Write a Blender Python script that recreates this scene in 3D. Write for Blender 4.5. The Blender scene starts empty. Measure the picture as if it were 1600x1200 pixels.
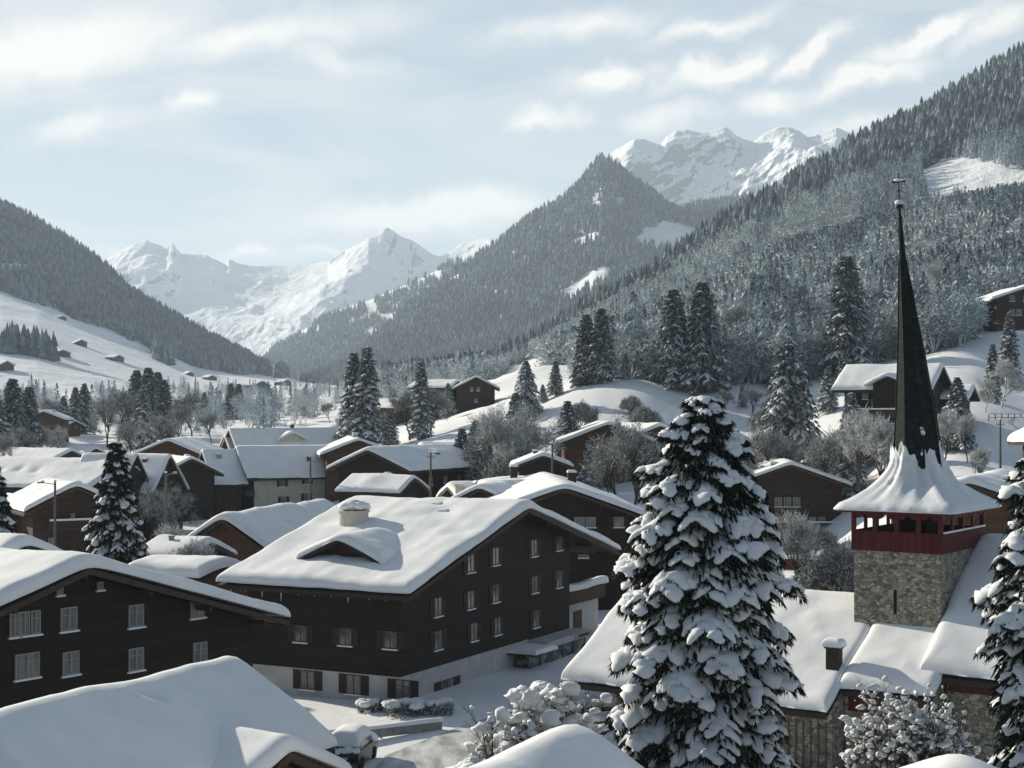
import bpy, math, random
import numpy as np
from mathutils import Vector, Matrix, noise as mn

# ---------------------------------------------------------------- camera, world, sun
F, HZ, CH = 2400.0, 640.0, 20.0          # focal length and horizon row in photo pixels, camera height
SC = bpy.context.scene
COL = SC.collection
cam_d = bpy.data.cameras.new('camera')
cam = bpy.data.objects.new('camera', cam_d); COL.objects.link(cam)
cam.location = (0, 0, CH); cam.rotation_euler = (math.radians(90), 0, 0)
cam_d.sensor_width = 36; cam_d.lens = 54; cam_d.shift_y = 0.025
cam_d.clip_start = 0.5; cam_d.clip_end = 80000
SC.camera = cam

SUN_AZ, SUN_EL = math.radians(-50), math.radians(22)     # azimuth from the view direction, to the left
w = bpy.data.worlds.new('World'); SC.world = w; w.use_nodes = True
nt = w.node_tree; nt.nodes.clear()
def N(tree, typ, **kw):
    n = tree.nodes.new(typ)
    for k, v in kw.items():
        if k.startswith('i_'):
            n.inputs[k[2:].replace('_', ' ')].default_value = v
        else: setattr(n, k, v)
    return n
def ramp(tree, stops):
    r = tree.nodes.new('ShaderNodeValToRGB'); e = r.color_ramp.elements
    while len(e) > 1: e.remove(e[-1])
    e[0].position, e[0].color = stops[0][0], tuple(stops[0][1]) + ((1,) if len(stops[0][1]) == 3 else ())
    for p, c in stops[1:]:
        x = e.new(p); x.color = tuple(c) + ((1,) if len(c) == 3 else ())
    return r
def mixc(tree, fac, a, b, typ='MIX'):
    m = tree.nodes.new('ShaderNodeMix'); m.data_type = 'RGBA'; m.blend_type = typ
    for sock, val in ((m.inputs[0], fac), (m.inputs[6], a), (m.inputs[7], b)):
        if hasattr(val, 'is_output'): tree.links.new(val, sock)
        else: sock.default_value = val if not isinstance(val, tuple) or len(val) == 4 else val + (1,)
    return m.outputs[2]
def math_(tree, op, a, b=None, c=None, clamp=False):
    m = tree.nodes.new('ShaderNodeMath'); m.operation = op; m.use_clamp = clamp
    for k, val in enumerate((a, b, c)):
        if val is None: continue
        if hasattr(val, 'is_output'): tree.links.new(val, m.inputs[k])
        else: m.inputs[k].default_value = val
    return m.outputs[0]
sky = N(nt, 'ShaderNodeTexSky', sky_type='NISHITA', sun_disc=False, sun_elevation=SUN_EL,
        sun_rotation=SUN_AZ, air_density=1.0, dust_density=1.6, ozone_density=1.2, altitude=1000)
tc = N(nt, 'ShaderNodeTexCoord'); sep = N(nt, 'ShaderNodeSeparateXYZ'); nt.links.new(tc.outputs['Generated'], sep.inputs[0])
zc = math_(nt, 'MAXIMUM', math_(nt, 'ADD', sep.outputs['Z'], 0.10), 0.04)
cx = math_(nt, 'DIVIDE', sep.outputs['X'], zc); cy = math_(nt, 'DIVIDE', sep.outputs['Y'], zc)
comb = N(nt, 'ShaderNodeCombineXYZ'); nt.links.new(cx, comb.inputs[0]); nt.links.new(cy, comb.inputs[1])
def cloud(scale, rot, sx, sy, detail, lo, hi, dist=0.6, off=(0, 0, 0)):
    mp = N(nt, 'ShaderNodeMapping'); nt.links.new(comb.outputs[0], mp.inputs[0])
    mp.inputs['Rotation'].default_value = (0, 0, math.radians(rot)); mp.inputs['Scale'].default_value = (sx, sy, 1)
    mp.inputs['Location'].default_value = off
    n = N(nt, 'ShaderNodeTexNoise'); nt.links.new(mp.outputs[0], n.inputs['Vector'])
    n.inputs['Scale'].default_value = scale; n.inputs['Detail'].default_value = detail
    n.inputs['Roughness'].default_value = .56; n.inputs['Distortion'].default_value = dist
    r = ramp(nt, [(lo, (0, 0, 0)), (hi, (1, 1, 1))]); r.color_ramp.interpolation = 'EASE'
    nt.links.new(n.outputs['Fac'], r.inputs[0]); return r.outputs[0]
c1 = cloud(1.5, 18, .75, 1.0, 8, .40, .60, .5, (3.1, 1.7, 0))           # broad veil of thin cloud
c2 = cloud(4.2, -28, .7, 1.5, 5, .44, .58, .35, (0.4, 2.2, 0))        # rows of small patches
c3 = cloud(.55, 10, 1.0, .5, 4, .35, .6, .3, (1.4, .6, 0))
xr = math_(nt, 'DIVIDE', sep.outputs['X'], math_(nt, 'MAXIMUM', sep.outputs['Y'], .05))
right = math_(nt, 'MULTIPLY_ADD', xr, 2.2, .35, clamp=True)                # more broken towards the right
veil = math_(nt, 'MULTIPLY', c1, math_(nt, 'MULTIPLY_ADD', right, -.60, 1.0))
patch = math_(nt, 'MULTIPLY', c2, math_(nt, 'MULTIPLY_ADD', right, .78, .22))
low = math_(nt, 'MULTIPLY', math_(nt, 'SUBTRACT', 1.0, math_(nt, 'MULTIPLY', sep.outputs['Z'], 4.2), clamp=True), .55)
cov = math_(nt, 'MAXIMUM', math_(nt, 'MAXIMUM', veil, patch), math_(nt, 'MULTIPLY', c3, low))
front = ramp(nt, [(.40, (0, 0, 0)), (.72, (1, 1, 1))]); nt.links.new(math_(nt, 'MULTIPLY_ADD', sep.outputs['Y'], .5, .5), front.inputs[0])   # the cloud cover lies over the valley, the sky behind is clear
topc = ramp(nt, [(.30, (1, 1, 1)), (.62, (.15, .15, .15))]); nt.links.new(sep.outputs['Z'], topc.inputs[0])
fr_ = math_(nt, 'MULTIPLY', front.outputs[0], topc.outputs[0]); cov = math_(nt, 'MULTIPLY', cov, fr_)
hz = ramp(nt, [(0, (.62, .62, .62)), (.14, (.42, .42, .42)), (.35, (.15, .15, .15)), (1, (0, 0, 0))]); nt.links.new(math_(nt, 'ABSOLUTE', sep.outputs['Z']), hz.inputs[0])
skyc = mixc(nt, hz.outputs[0], sky.outputs[0], (7.2, 8.0, 8.5))
# single clouds and banks by direction: (photo column, photo row, half width, half height, tilt in degrees, weight)
rx_ = math_(nt, 'DIVIDE', sep.outputs['X'], math_(nt, 'MAXIMUM', sep.outputs['Y'], .05)); rz_ = math_(nt, 'DIVIDE', sep.outputs['Z'], math_(nt, 'MAXIMUM', sep.outputs['Y'], .05))
dc = N(nt, 'ShaderNodeCombineXYZ'); nt.links.new(rx_, dc.inputs[0]); nt.links.new(rz_, dc.inputs[1])
wn_ = N(nt, 'ShaderNodeTexNoise'); wn_.inputs['Scale'].default_value = 16; wn_.inputs['Detail'].default_value = 7; wn_.inputs['Roughness'].default_value = .6; nt.links.new(dc.outputs[0], wn_.inputs[0])
ws = N(nt, 'ShaderNodeSeparateColor'); nt.links.new(wn_.outputs['Color'], ws.inputs[0])
wx_ = math_(nt, 'MULTIPLY_ADD', math_(nt, 'SUBTRACT', ws.outputs[0], .5), .09, rx_); wz_ = math_(nt, 'MULTIPLY_ADD', math_(nt, 'SUBTRACT', ws.outputs[1], .5), .042, rz_)
acc = None
for (bx, by, bw, bh, bt, ba) in [(660, 333, 210, 30, -3, 1.1), (410, 400, 70, 12, 0, .9), (525, 400, 50, 9, 0, .8), (170, 400, 50, 12, 0, .7), (70, 70, 230, 60, -8, 1.1), (130, 190, 90, 22, -14, .8), (400, 55, 230, 34, -8, .8), (300, 165, 45, 20, -8, .8), (520, 90, 120, 26, 12, .7),
                             (955, 122, 80, 22, -12, 1.15), (1115, 102, 75, 22, -22, 1.15), (1268, 78, 80, 20, -22, 1.15), (1195, 155, 70, 22, -6, 1.0), (1040, 180, 70, 22, -4, .8), (845, 180, 70, 18, -4, .9), (1450, 60, 110, 18, -24, 1.1), (1340, 128, 110, 20, -16, 1.0), (1330, 190, 120, 14, -6, .7), (900, 45, 130, 24, -10, .8), (1120, 35, 110, 16, -14, .8), (1560, 40, 80, 24, -30, .8)]:
    ca_, sa_ = math.cos(math.radians(-bt)), math.sin(math.radians(-bt)); ox, oz = (bx - 800) / F, (HZ - by) / F
    u_ = math_(nt, 'SUBTRACT', wx_, ox); v_ = math_(nt, 'SUBTRACT', wz_, oz)
    p_ = math_(nt, 'MULTIPLY', math_(nt, 'ADD', math_(nt, 'MULTIPLY', u_, ca_), math_(nt, 'MULTIPLY', v_, sa_)), F / bw); q_ = math_(nt, 'MULTIPLY', math_(nt, 'SUBTRACT', math_(nt, 'MULTIPLY', v_, ca_), math_(nt, 'MULTIPLY', u_, sa_)), F / bh)
    d_ = math_(nt, 'ADD', math_(nt, 'MULTIPLY', p_, p_), math_(nt, 'MULTIPLY', q_, q_))
    g_ = math_(nt, 'MULTIPLY', math_(nt, 'EXPONENT', math_(nt, 'MULTIPLY', d_, -.8)), ba)
    acc = g_ if acc is None else math_(nt, 'MAXIMUM', acc, g_)
isf = ramp(nt, [(.5, (0, 0, 0)), (.6, (1, 1, 1))]); nt.links.new(math_(nt, 'MULTIPLY_ADD', sep.outputs['Y'], .5, .5), isf.inputs[0])
acc = math_(nt, 'MULTIPLY', math_(nt, 'MULTIPLY', acc, isf.outputs[0]), math_(nt, 'MULTIPLY_ADD', ws.outputs[2], 1.1, .62), clamp=True)
cov = math_(nt, 'MAXIMUM', math_(nt, 'MULTIPLY', cov, math_(nt, 'MULTIPLY_ADD', right, -.32, .62)), acc)
skyt = mixc(nt, math_(nt, 'MULTIPLY_ADD', fr_, .6, .04), skyc, (5.6, 7.2, 9.0))
cl_col = mixc(nt, acc, (10.2, 10.2, 10.1), (13.6, 13.1, 12.3))
fin = mixc(nt, cov, skyt, cl_col)
bg = N(nt, 'ShaderNodeBackground'); bg.inputs['Strength'].default_value = 0.050
nt.links.new(fin, bg.inputs[0]); wo = N(nt, 'ShaderNodeOutputWorld'); nt.links.new(bg.outputs[0], wo.inputs[0])

sd = bpy.data.lights.new('sun', 'SUN'); sd.energy = 5.0; sd.angle = math.radians(.6); sd.color = (1.0, .91, .75)
so = bpy.data.objects.new('sun', sd); COL.objects.link(so)
sundir = Vector((math.sin(SUN_AZ) * math.cos(SUN_EL), math.cos(SUN_AZ) * math.cos(SUN_EL), math.sin(SUN_EL)))
so.rotation_euler = sundir.to_track_quat('Z', 'Y').to_euler()
SC.view_settings.view_transform = 'Standard'; SC.view_settings.look = 'None'
SC.view_settings.exposure = 0.70; SC.view_settings.gamma = 1.0
SC.render.engine = 'CYCLES'
SC.cycles.use_denoising = True
SC.cycles.max_bounces = 6; SC.cycles.diffuse_bounces = 3; SC.cycles.glossy_bounces = 2
SC.cycles.transmission_bounces = 2; SC.cycles.volume_bounces = 1; SC.cycles.transparent_max_bounces = 4

# ---------------------------------------------------------------- helpers
def at(px, py, Y): return Vector(((px - 800) / F * Y, Y, CH - (py - HZ) / F * Y))
def tag(o, label=None, cat=None, group=None, kind=None):
    if label: o['label'] = label
    if cat: o['category'] = cat
    if group: o['group'] = group
    if kind: o['kind'] = kind
    return o
def empty(name, loc, rz=0, label=None, cat=None, group=None):
    o = bpy.data.objects.new(name, None); COL.objects.link(o); o.location = loc; o.rotation_euler = (0, 0, rz)
    o.empty_display_size = .5
    return tag(o, label, cat, group)
def link(name, me, parent=None):
    o = bpy.data.objects.new(name, me); COL.objects.link(o); o.parent = parent; return o
def np_mesh(name, V, faces, mats, smooth=False, midx=None):
    me = bpy.data.meshes.new(name); V = np.asarray(V, dtype=np.float32)
    if isinstance(faces, np.ndarray): faces = [faces]
    sizes, loops = [], []
    for fa in faces:
        if len(fa): sizes.append(np.full(len(fa), fa.shape[1], dtype=np.int32)); loops.append(fa.astype(np.int32).ravel())
    sizes = np.concatenate(sizes); loops = np.concatenate(loops)
    me.vertices.add(len(V)); me.vertices.foreach_set('co', V.ravel())
    me.loops.add(len(loops)); me.loops.foreach_set('vertex_index', loops)
    me.polygons.add(len(sizes)); starts = np.zeros(len(sizes), dtype=np.int32); starts[1:] = np.cumsum(sizes)[:-1]
    me.polygons.foreach_set('loop_start', starts)
    try: me.polygons.foreach_set('loop_total', sizes)
    except Exception: pass
    if midx is not None: me.polygons.foreach_set('material_index', np.asarray(midx, dtype=np.int32))
    me.polygons.foreach_set('use_smooth', np.full(len(sizes), bool(smooth)))
    for m in (mats if isinstance(mats, (list, tuple)) else [mats]): me.materials.append(m)
    me.update(calc_edges=True); me.validate(); return me
class MB:
    def __init__(s): s.v = []; s.f = []; s.m = []
    def add(s, vs, fs, mi=0):
        k = len(s.v); s.v += [tuple(v) for v in vs]; s.f += [tuple(i + k for i in f) for f in fs]; s.m += [mi] * len(fs)
    def box(s, x0, x1, y0, y1, z0, z1, mi=0):
        s.add([(x0, y0, z0), (x1, y0, z0), (x1, y1, z0), (x0, y1, z0), (x0, y0, z1), (x1, y0, z1), (x1, y1, z1), (x0, y1, z1)],
              [(0, 3, 2, 1), (4, 5, 6, 7), (0, 1, 5, 4), (1, 2, 6, 5), (2, 3, 7, 6), (3, 0, 4, 7)], mi)
    def prism_y(s, poly, y0, y1, mi=0):      # poly of (x, z), extruded along y
        n = len(poly)
        s.add([(x, y0, z) for x, z in poly] + [(x, y1, z) for x, z in poly],
              [tuple(range(n)), tuple(reversed(range(n, 2 * n)))] + [(i, i + n, (i + 1) % n + n, (i + 1) % n) for i in range(n)], mi)
    def tube(s, p, q, r1, r2=None, n=8, mi=0, cap=True):
        r2 = r1 if r2 is None else r2
        p, q = Vector(p), Vector(q); d = (q - p).normalized()
        a = d.orthogonal().normalized(); b = d.cross(a)
        vs = []
        for c, r in ((p, r1), (q, r2)):
            vs += [c + (a * math.cos(2 * math.pi * k / n) + b * math.sin(2 * math.pi * k / n)) * r for k in range(n)]
        fs = [(k, (k + 1) % n, (k + 1) % n + n, k + n) for k in range(n)]
        if cap: fs += [tuple(reversed(range(n))), tuple(range(n, 2 * n))]
        s.add(vs, fs, mi)
    def ball(s, c, r, seg=10, rings=6, mi=0, jit=0, seed=0, sq=(1, 1, 1)):
        rnd = random.Random(seed); vs = [(c[0], c[1], c[2] + r * sq[2])]
        for i in range(1, rings):
            th = math.pi * i / rings
            for k in range(seg):
                ph = 2 * math.pi * k / seg; rr = r * (1 + jit * (rnd.random() - .5))
                vs.append((c[0] + rr * math.sin(th) * math.cos(ph) * sq[0], c[1] + rr * math.sin(th) * math.sin(ph) * sq[1], c[2] + rr * math.cos(th) * sq[2]))
        vs.append((c[0], c[1], c[2] - r * sq[2])); fs = [(0, 1 + k, 1 + (k + 1) % seg) for k in range(seg)]
        for i in range(rings - 2):
            for k in range(seg):
                a = 1 + i * seg + k; b = 1 + i * seg + (k + 1) % seg; fs.append((a, a + seg, b + seg, b))
        l = len(vs) - 1; o = 1 + (rings - 2) * seg
        fs += [(l, o + (k + 1) % seg, o + k) for k in range(seg)]
        s.add(vs, fs, mi)
    def mesh(s, name, mats, smooth=False):
        me = bpy.data.meshes.new(name); me.from_pydata(s.v, [], s.f)
        for m in (mats if isinstance(mats, (list, tuple)) else [mats]): me.materials.append(m)
        me.polygons.foreach_set('material_index', s.m)
        me.polygons.foreach_set('use_smooth', [smooth] * len(s.f)); me.update(); return me
    def obj(s, name, mats, parent=None, smooth=False): return link(name, s.mesh(name, mats, smooth), parent)

def vnoise(x, y, seed=0):
    """vectorised value noise, about -1..1"""
    xi = np.floor(x).astype(np.int64); yi = np.floor(y).astype(np.int64); fx = x - xi; fy = y - yi
    fx = fx * fx * fx * (fx * (fx * 6 - 15) + 10); fy = fy * fy * fy * (fy * (fy * 6 - 15) + 10)
    def h(a, b):
        n = (a * 374761393 + b * 668265263 + seed * 144269504) & 0xffffffff
        n = ((n ^ (n >> 13)) * 1274126177) & 0xffffffff
        return ((n ^ (n >> 16)) & 0xffff) / 32767.5 - 1
    return (h(xi, yi) * (1 - fx) + h(xi + 1, yi) * fx) * (1 - fy) + (h(xi, yi + 1) * (1 - fx) + h(xi + 1, yi + 1) * fx) * fy
def fbm(x, y, seed=0, oct=5, gain=.5, ridged=False):
    t = 0; a = 1; s = 0
    for o in range(oct):
        n = vnoise(x * 2 ** o + o * 17.3, y * 2 ** o - o * 9.1, seed + o)
        if ridged: n = 1 - 2 * np.abs(n)
        t = t + a * n; s += a; a *= gain
    return t / s

# ---------------------------------------------------------------- materials
def mat(name):
    m = bpy.data.materials.new(name); m.use_nodes = True; t = m.node_tree; b = t.nodes['Principled BSDF']
    return m, t, b
def tnoise(t, scale, detail=4, coord='Object', rough=.55, scl=None, dist=0):
    c = N(t, 'ShaderNodeTexCoord'); mp = N(t, 'ShaderNodeMapping'); t.links.new(c.outputs[coord], mp.inputs[0])
    if scl: mp.inputs['Scale'].default_value = scl
    n = N(t, 'ShaderNodeTexNoise'); t.links.new(mp.outputs[0], n.inputs['Vector'])
    n.inputs['Scale'].default_value = scale; n.inputs['Detail'].default_value = detail
    n.inputs['Roughness'].default_value = rough; n.inputs['Distortion'].default_value = dist
    return n.outputs['Fac']
def bump(t, b, h, strength, dist):
    n = N(t, 'ShaderNodeBump'); n.inputs['Strength'].default_value = strength; n.inputs['Distance'].default_value = dist
    t.links.new(h, n.inputs['Height']); t.links.new(n.outputs[0], b.inputs['Normal'])
def simple(name, col, rough=.7, var=.25, scale=3, bstr=.2, bdist=.02, coord='Object', scl=None, metal=0, spec=.3):
    m, t, b = mat(name); f = tnoise(t, scale, 5, coord, scl=scl)
    r = ramp(t, [(.3, tuple(c * (1 - var) for c in col)), (.7, tuple(min(1, c * (1 + var)) for c in col))])
    t.links.new(f, r.inputs[0]); t.links.new(r.outputs[0], b.inputs['Base Color'])
    b.inputs['Roughness'].default_value = rough; b.inputs['Metallic'].default_value = metal
    b.inputs['Specular IOR Level'].default_value = spec
    if bstr: bump(t, b, f, bstr, bdist)
    return m
def snow_mat(name, c0, c1, s1=.35, s2=9, bs=.25, bd=.12):
    m, t, b = mat(name)
    f = tnoise(t, s1, 6); g = tnoise(t, s2, 5, rough=.65)
    h = math_(t, 'MULTIPLY_ADD', g, .16, f)
    r = ramp(t, [(.35, c0), (.7, c1)]); t.links.new(f, r.inputs[0]); t.links.new(r.outputs[0], b.inputs['Base Color'])
    b.inputs['Roughness'].default_value = .75; b.inputs['Specular IOR Level'].default_value = .2
    bump(t, b, h, bs, bd)
    return m
M = {}
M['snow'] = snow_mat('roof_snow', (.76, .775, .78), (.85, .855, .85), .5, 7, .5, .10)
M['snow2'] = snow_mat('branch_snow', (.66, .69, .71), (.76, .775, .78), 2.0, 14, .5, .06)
def plank(name, col, var=.35, step=5.5, vertical=False, rough=.75):
    m, t, b = mat(name)
    c = N(t, 'ShaderNodeTexCoord'); sp = N(t, 'ShaderNodeSeparateXYZ'); t.links.new(c.outputs['Object'], sp.inputs[0])
    ax = math_(t, 'ADD', sp.outputs[0], sp.outputs[1]) if vertical else sp.outputs[2]
    k = math_(t, 'MULTIPLY', ax, step); fr = math_(t, 'FRACT', k); fl = math_(t, 'FLOOR', k)
    wn = N(t, 'ShaderNodeTexWhiteNoise', noise_dimensions='1D'); t.links.new(fl, wn.inputs['W'])
    gr = tnoise(t, 2.2, 6, scl=(1, 1, 9) if not vertical else (9, 9, 1))
    f = math_(t, 'MULTIPLY_ADD', wn.outputs['Value'], .45, math_(t, 'MULTIPLY', gr, .6))
    r = ramp(t, [(.15, tuple(x * (1 - var) for x in col)), (.85, tuple(x * (1 + var) for x in col))]); t.links.new(f, r.inputs[0])
    gap = ramp(t, [(0, (.15, .15, .15)), (.1, (1, 1, 1)), (.92, (1, 1, 1)), (1, (.3, .3, .3))]); t.links.new(fr, gap.inputs[0])
    t.links.new(mixc(t, 1.0, r.outputs[0], gap.outputs[0], 'MULTIPLY'), b.inputs['Base Color'])
    b.inputs['Roughness'].default_value = rough; b.inputs['Specular IOR Level'].default_value = .25
    bump(t, b, math_(t, 'ADD', gap.outputs[0], gr), .5, .03)
    return m
M['wood'] = plank('dark_stained_boards', (.024, .0165, .013))
M['wood2'] = plank('brown_weathered_boards', (.048, .029, .020))
M['wood3'] = plank('warm_brown_boards', (.10, .05, .028))
M['woodv'] = plank('dark_vertical_boards', (.045, .030, .024), vertical=True)
M['red'] = plank('red_painted_boards', (.085, .013, .011), var=.35, step=4.5, vertical=True)
M['redh'] = simple('red_painted_beam', (.085, .013, .011), .6, .2)
M['roofw'] = simple('dark_roof_boards', (.035, .028, .024), .85, .3, 4)
M['trim'] = simple('dark_brown_timber', (.06, .038, .026), .75, .3, 5)
M['shut'] = plank('brown_louvred_shutter', (.050, .032, .023), step=11)
M['shutg'] = plank('dark_green_shutter', (.035, .045, .038), step=11)
M['plas'] = simple('cream_plaster', (.50, .47, .40), .9, .12, 1.3)
M['plasw'] = simple('pale_plaster', (.46, .46, .45), .9, .14, 1.0)
M['plasy'] = simple('yellow_plaster', (.48, .36, .13), .9, .14, 1.0)
M['frame'] = simple('pale_window_paint', (.28, .275, .255), .5, .08, 3, 0)
M['framed'] = simple('brown_window_frame', (.10, .065, .045), .6, .2, 3, 0)
M['dark'] = simple('dark_opening', (.012, .012, .013), .9, .1, 1, 0)
M['iron'] = simple('dark_iron', (.03, .03, .032), .5, .2, 6, .1, metal=.6)
M['grey'] = simple('grey_zinc', (.20, .21, .215), .5, .2, 3, .1, metal=.3)
M['pole'] = simple('weathered_pole_wood', (.11, .095, .08), .85, .3, 6)
M['bark'] = simple('spruce_bark', (.055, .042, .034), .95, .35, 8, .5, .03)
M['concr'] = simple('rough_concrete', (.28, .27, .255), .9, .2, 2)
m, t, b = mat('window_glass'); f = tnoise(t, 1.7, 3, 'Object', scl=(1, 1, .4))
r = ramp(t, [(.35, (.03, .035, .04)), (.5, (.16, .17, .175)), (.68, (.34, .35, .34))]); t.links.new(f, r.inputs[0])
t.links.new(r.outputs[0], b.inputs['Base Color']); b.inputs['Roughness'].default_value = .08; M['glass'] = m
m, t, b = mat('curtained_glass'); f = tnoise(t, 2.5, 3, 'Object', scl=(4, 4, .3))
r = ramp(t, [(.3, (.09, .10, .10)), (.7, (.23, .23, .22))]); t.links.new(f, r.inputs[0])
t.links.new(r.outputs[0], b.inputs['Base Color']); b.inputs['Roughness'].default_value = .12; M['glassc'] = m
# rubble masonry
m, t, b = mat('rubble_masonry')
c = N(t, 'ShaderNodeTexCoord'); mp = N(t, 'ShaderNodeMapping'); t.links.new(c.outputs['Object'], mp.inputs[0]); mp.inputs['Scale'].default_value = (1, 1, 1.55)
nz = N(t, 'ShaderNodeTexNoise'); nz.inputs['Scale'].default_value = 2.2; t.links.new(mp.outputs[0], nz.inputs[0])
wv = N(t, 'ShaderNodeVectorMath', operation='MULTIPLY_ADD'); t.links.new(nz.outputs['Color'], wv.inputs[0]); wv.inputs[1].default_value = (.30,) * 3; t.links.new(mp.outputs[0], wv.inputs[2])
v1 = N(t, 'ShaderNodeTexVoronoi', feature='DISTANCE_TO_EDGE'); v1.inputs['Scale'].default_value = 3.6; t.links.new(wv.outputs[0], v1.inputs['Vector'])
v2 = N(t, 'ShaderNodeTexVoronoi', feature='F1'); v2.inputs['Scale'].default_value = 3.6; t.links.new(wv.outputs[0], v2.inputs['Vector'])
sg = N(t, 'ShaderNodeSeparateColor'); t.links.new(v2.outputs['Color'], sg.inputs[0])
st = ramp(t, [(0, (.15, .135, .105)), (.35, (.30, .27, .215)), (.7, (.42, .385, .31)), (1, (.56, .52, .43))]); t.links.new(sg.outputs[0], st.inputs[0])
ed = ramp(t, [(0, (0, 0, 0)), (.07, (1, 1, 1))]); t.links.new(v1.outputs['Distance'], ed.inputs[0])
base = mixc(t, ed.outputs[0], (.10, .095, .085), st.outputs[0])
t.links.new(mixc(t, .6, base, mixc(t, tnoise(t, 5, 6), (.25, .25, .25), (1.1, 1.1, 1.1)), 'MULTIPLY'), b.inputs['Base Color'])
b.inputs['Roughness'].default_value = .9; bump(t, b, ed.outputs[0], .6, .05); M['stone'] = m
# spire shingles
m, t, b = mat('spire_shingles')
c = N(t, 'ShaderNodeTexCoord'); sp = N(t, 'ShaderNodeSeparateXYZ'); t.links.new(c.outputs['Object'], sp.inputs[0])
fr = math_(t, 'FRACT', math_(t, 'MULTIPLY', sp.outputs[2], 2.6))
gap = ramp(t, [(0, (.2, .2, .2)), (.14, (1, 1, 1)), (1, (.75, .75, .75))]); t.links.new(fr, gap.inputs[0])
n1 = tnoise(t, 4, 6, scl=(1, 1, .5)); st = ramp(t, [(.38, (.008, .011, .010)), (.58, (.015, .022, .020)), (.8, (.042, .062, .053))]); t.links.new(n1, st.inputs[0])
t.links.new(mixc(t, 1.0, st.outputs[0], gap.outputs[0], 'MULTIPLY'), b.inputs['Base Color']); b.inputs['Roughness'].default_value = .8; b.inputs['Specular IOR Level'].default_value = .12
bump(t, b, gap.outputs[0], .2, .02); M['spire'] = m
# tree materials
def leafy(name, dark, light, lo=.4, hi=.65, scale=1.3, snow=None, snow_lo=.25, island=.5):
    m, t, b = mat(name); f = tnoise(t, scale, 4)
    g = N(t, 'ShaderNodeNewGeometry'); isl = g.outputs['Random Per Island']
    ff = math_(t, 'MULTIPLY_ADD', math_(t, 'SUBTRACT', isl, .5), island, f)
    r = ramp(t, [(lo, dark), (hi, light)]); t.links.new(ff, r.inputs[0]); out = r.outputs[0]
    if snow:
        sp = N(t, 'ShaderNodeSeparateXYZ'); t.links.new(g.outputs['Normal'], sp.inputs[0])
        az = math_(t, 'ABSOLUTE', sp.outputs[2])
        q = math_(t, 'MULTIPLY_ADD', tnoise(t, scale * 5, 3), .5, az)
        rr = ramp(t, [(snow_lo + .25, (0, 0, 0)), (snow_lo + .5, (1, 1, 1))]); t.links.new(q, rr.inputs[0])
        out = mixc(t, rr.outputs[0], out, snow)
    t.links.new(out, b.inputs['Base Color']); b.inputs['Roughness'].default_value = .85; b.inputs['Specular IOR Level'].default_value = .15
    return m
M['needle'] = leafy('dark_spruce_needles', (.006, .010, .008), (.028, .040, .030), scale=2)
M['needlem'] = leafy('frosted_spruce_needles', (.040, .058, .058), (.30, .335, .34), scale=1.2, island=.9)
M['frost'] = leafy('hoarfrost_twigs', (.32, .335, .33), (.68, .70, .70), scale=.8, island=1.2)
M['frostd'] = leafy('half_frosted_twigs', (.15, .155, .145), (.52, .54, .54), scale=.6, island=1.2)
M['twig'] = simple('dark_twigs', (.05, .042, .034), .9, .3, 4, 0)
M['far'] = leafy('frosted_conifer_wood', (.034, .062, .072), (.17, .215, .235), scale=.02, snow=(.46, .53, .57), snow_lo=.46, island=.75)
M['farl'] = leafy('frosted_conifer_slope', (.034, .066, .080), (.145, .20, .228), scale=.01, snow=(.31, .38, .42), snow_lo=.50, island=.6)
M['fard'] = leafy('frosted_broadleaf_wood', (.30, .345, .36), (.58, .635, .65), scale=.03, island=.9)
# ---------------------------------------------------------------- terrain
_G = []   # (px, Y, z)
for px in (-900, -300, 200, 700, 1100, 1500, 2100, 2700):
    for Y in (8, 30, 60, 100): _G.append((px, Y, 0))
_G += [(-300, 160, 0), (200, 160, 0), (700, 160, .5), (1100, 160, 1), (1450, 150, 2), (1700, 150, 6), (2300, 150, 8)]
_G += [(-300, 220, 2), (0, 220, 2), (400, 230, 2.5), (700, 220, 3), (900, 210, 3), (1100, 205, 2.5), (1250, 200, 1.5), (1380, 205, 10), (1500, 200, 14.5), (1600, 200, 13), (1800, 200, 11), (2400, 200, 14)]
_G += [(1000, 240, 10.5), (1150, 240, 10), (1400, 225, 17), (700, 280, 15), (600, 300, 12), (850, 270, 13), (900, 300, 25), (1000, 256, 11), (1000, 292, 25.5), (1150, 258, 9.5), (1150, 295, 24.5), (1300, 262, 20), (1400, 260, 23), (1520, 290, 31), (1600, 290, 28), (2000, 290, 24)]
_G += [(745, 350, 20), (620, 360, 14), (450, 320, 7), (450, 400, 13), (200, 400, 11), (100, 350, 9), (-100, 350, 10), (-500, 350, 20)]
_G += [(1000, 330, 26.5), (1100, 345, 29), (1200, 350, 30.5), (1300, 345, 32), (1450, 335, 35), (1600, 335, 38.5), (1900, 340, 38), (1170, 400, 37), (1600, 420, 46), (900, 420, 29), (850, 480, 34), (1000, 450, 33), (1300, 450, 37), (2000, 450, 55)]
_G += [(100, 700, 20), (450, 700, 20), (-300, 700, 30), (650, 700, 24), (850, 700, 34), (1100, 700, 38), (1600, 700, 60)]
_G += [(450, 1500, 37), (-300, 1500, 60), (900, 1500, 50), (450, 3000, 65), (-300, 3000, 80), (900, 3000, 70), (450, 7000, 110), (-300, 7000, 140), (1200, 7000, 140), (2000, 3000, 80)]
_A = np.array(_G, dtype=float)
def _cf(px, Y): return np.stack([np.asarray(px) / 300.0, np.log(np.asarray(Y)) * 2.4], -1)
_P = _cf(_A[:, 0], _A[:, 1])
def _ker(d2): return np.sqrt(d2 + .02)
_D = ((_P[:, None] - _P[None]) ** 2).sum(-1)
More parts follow.
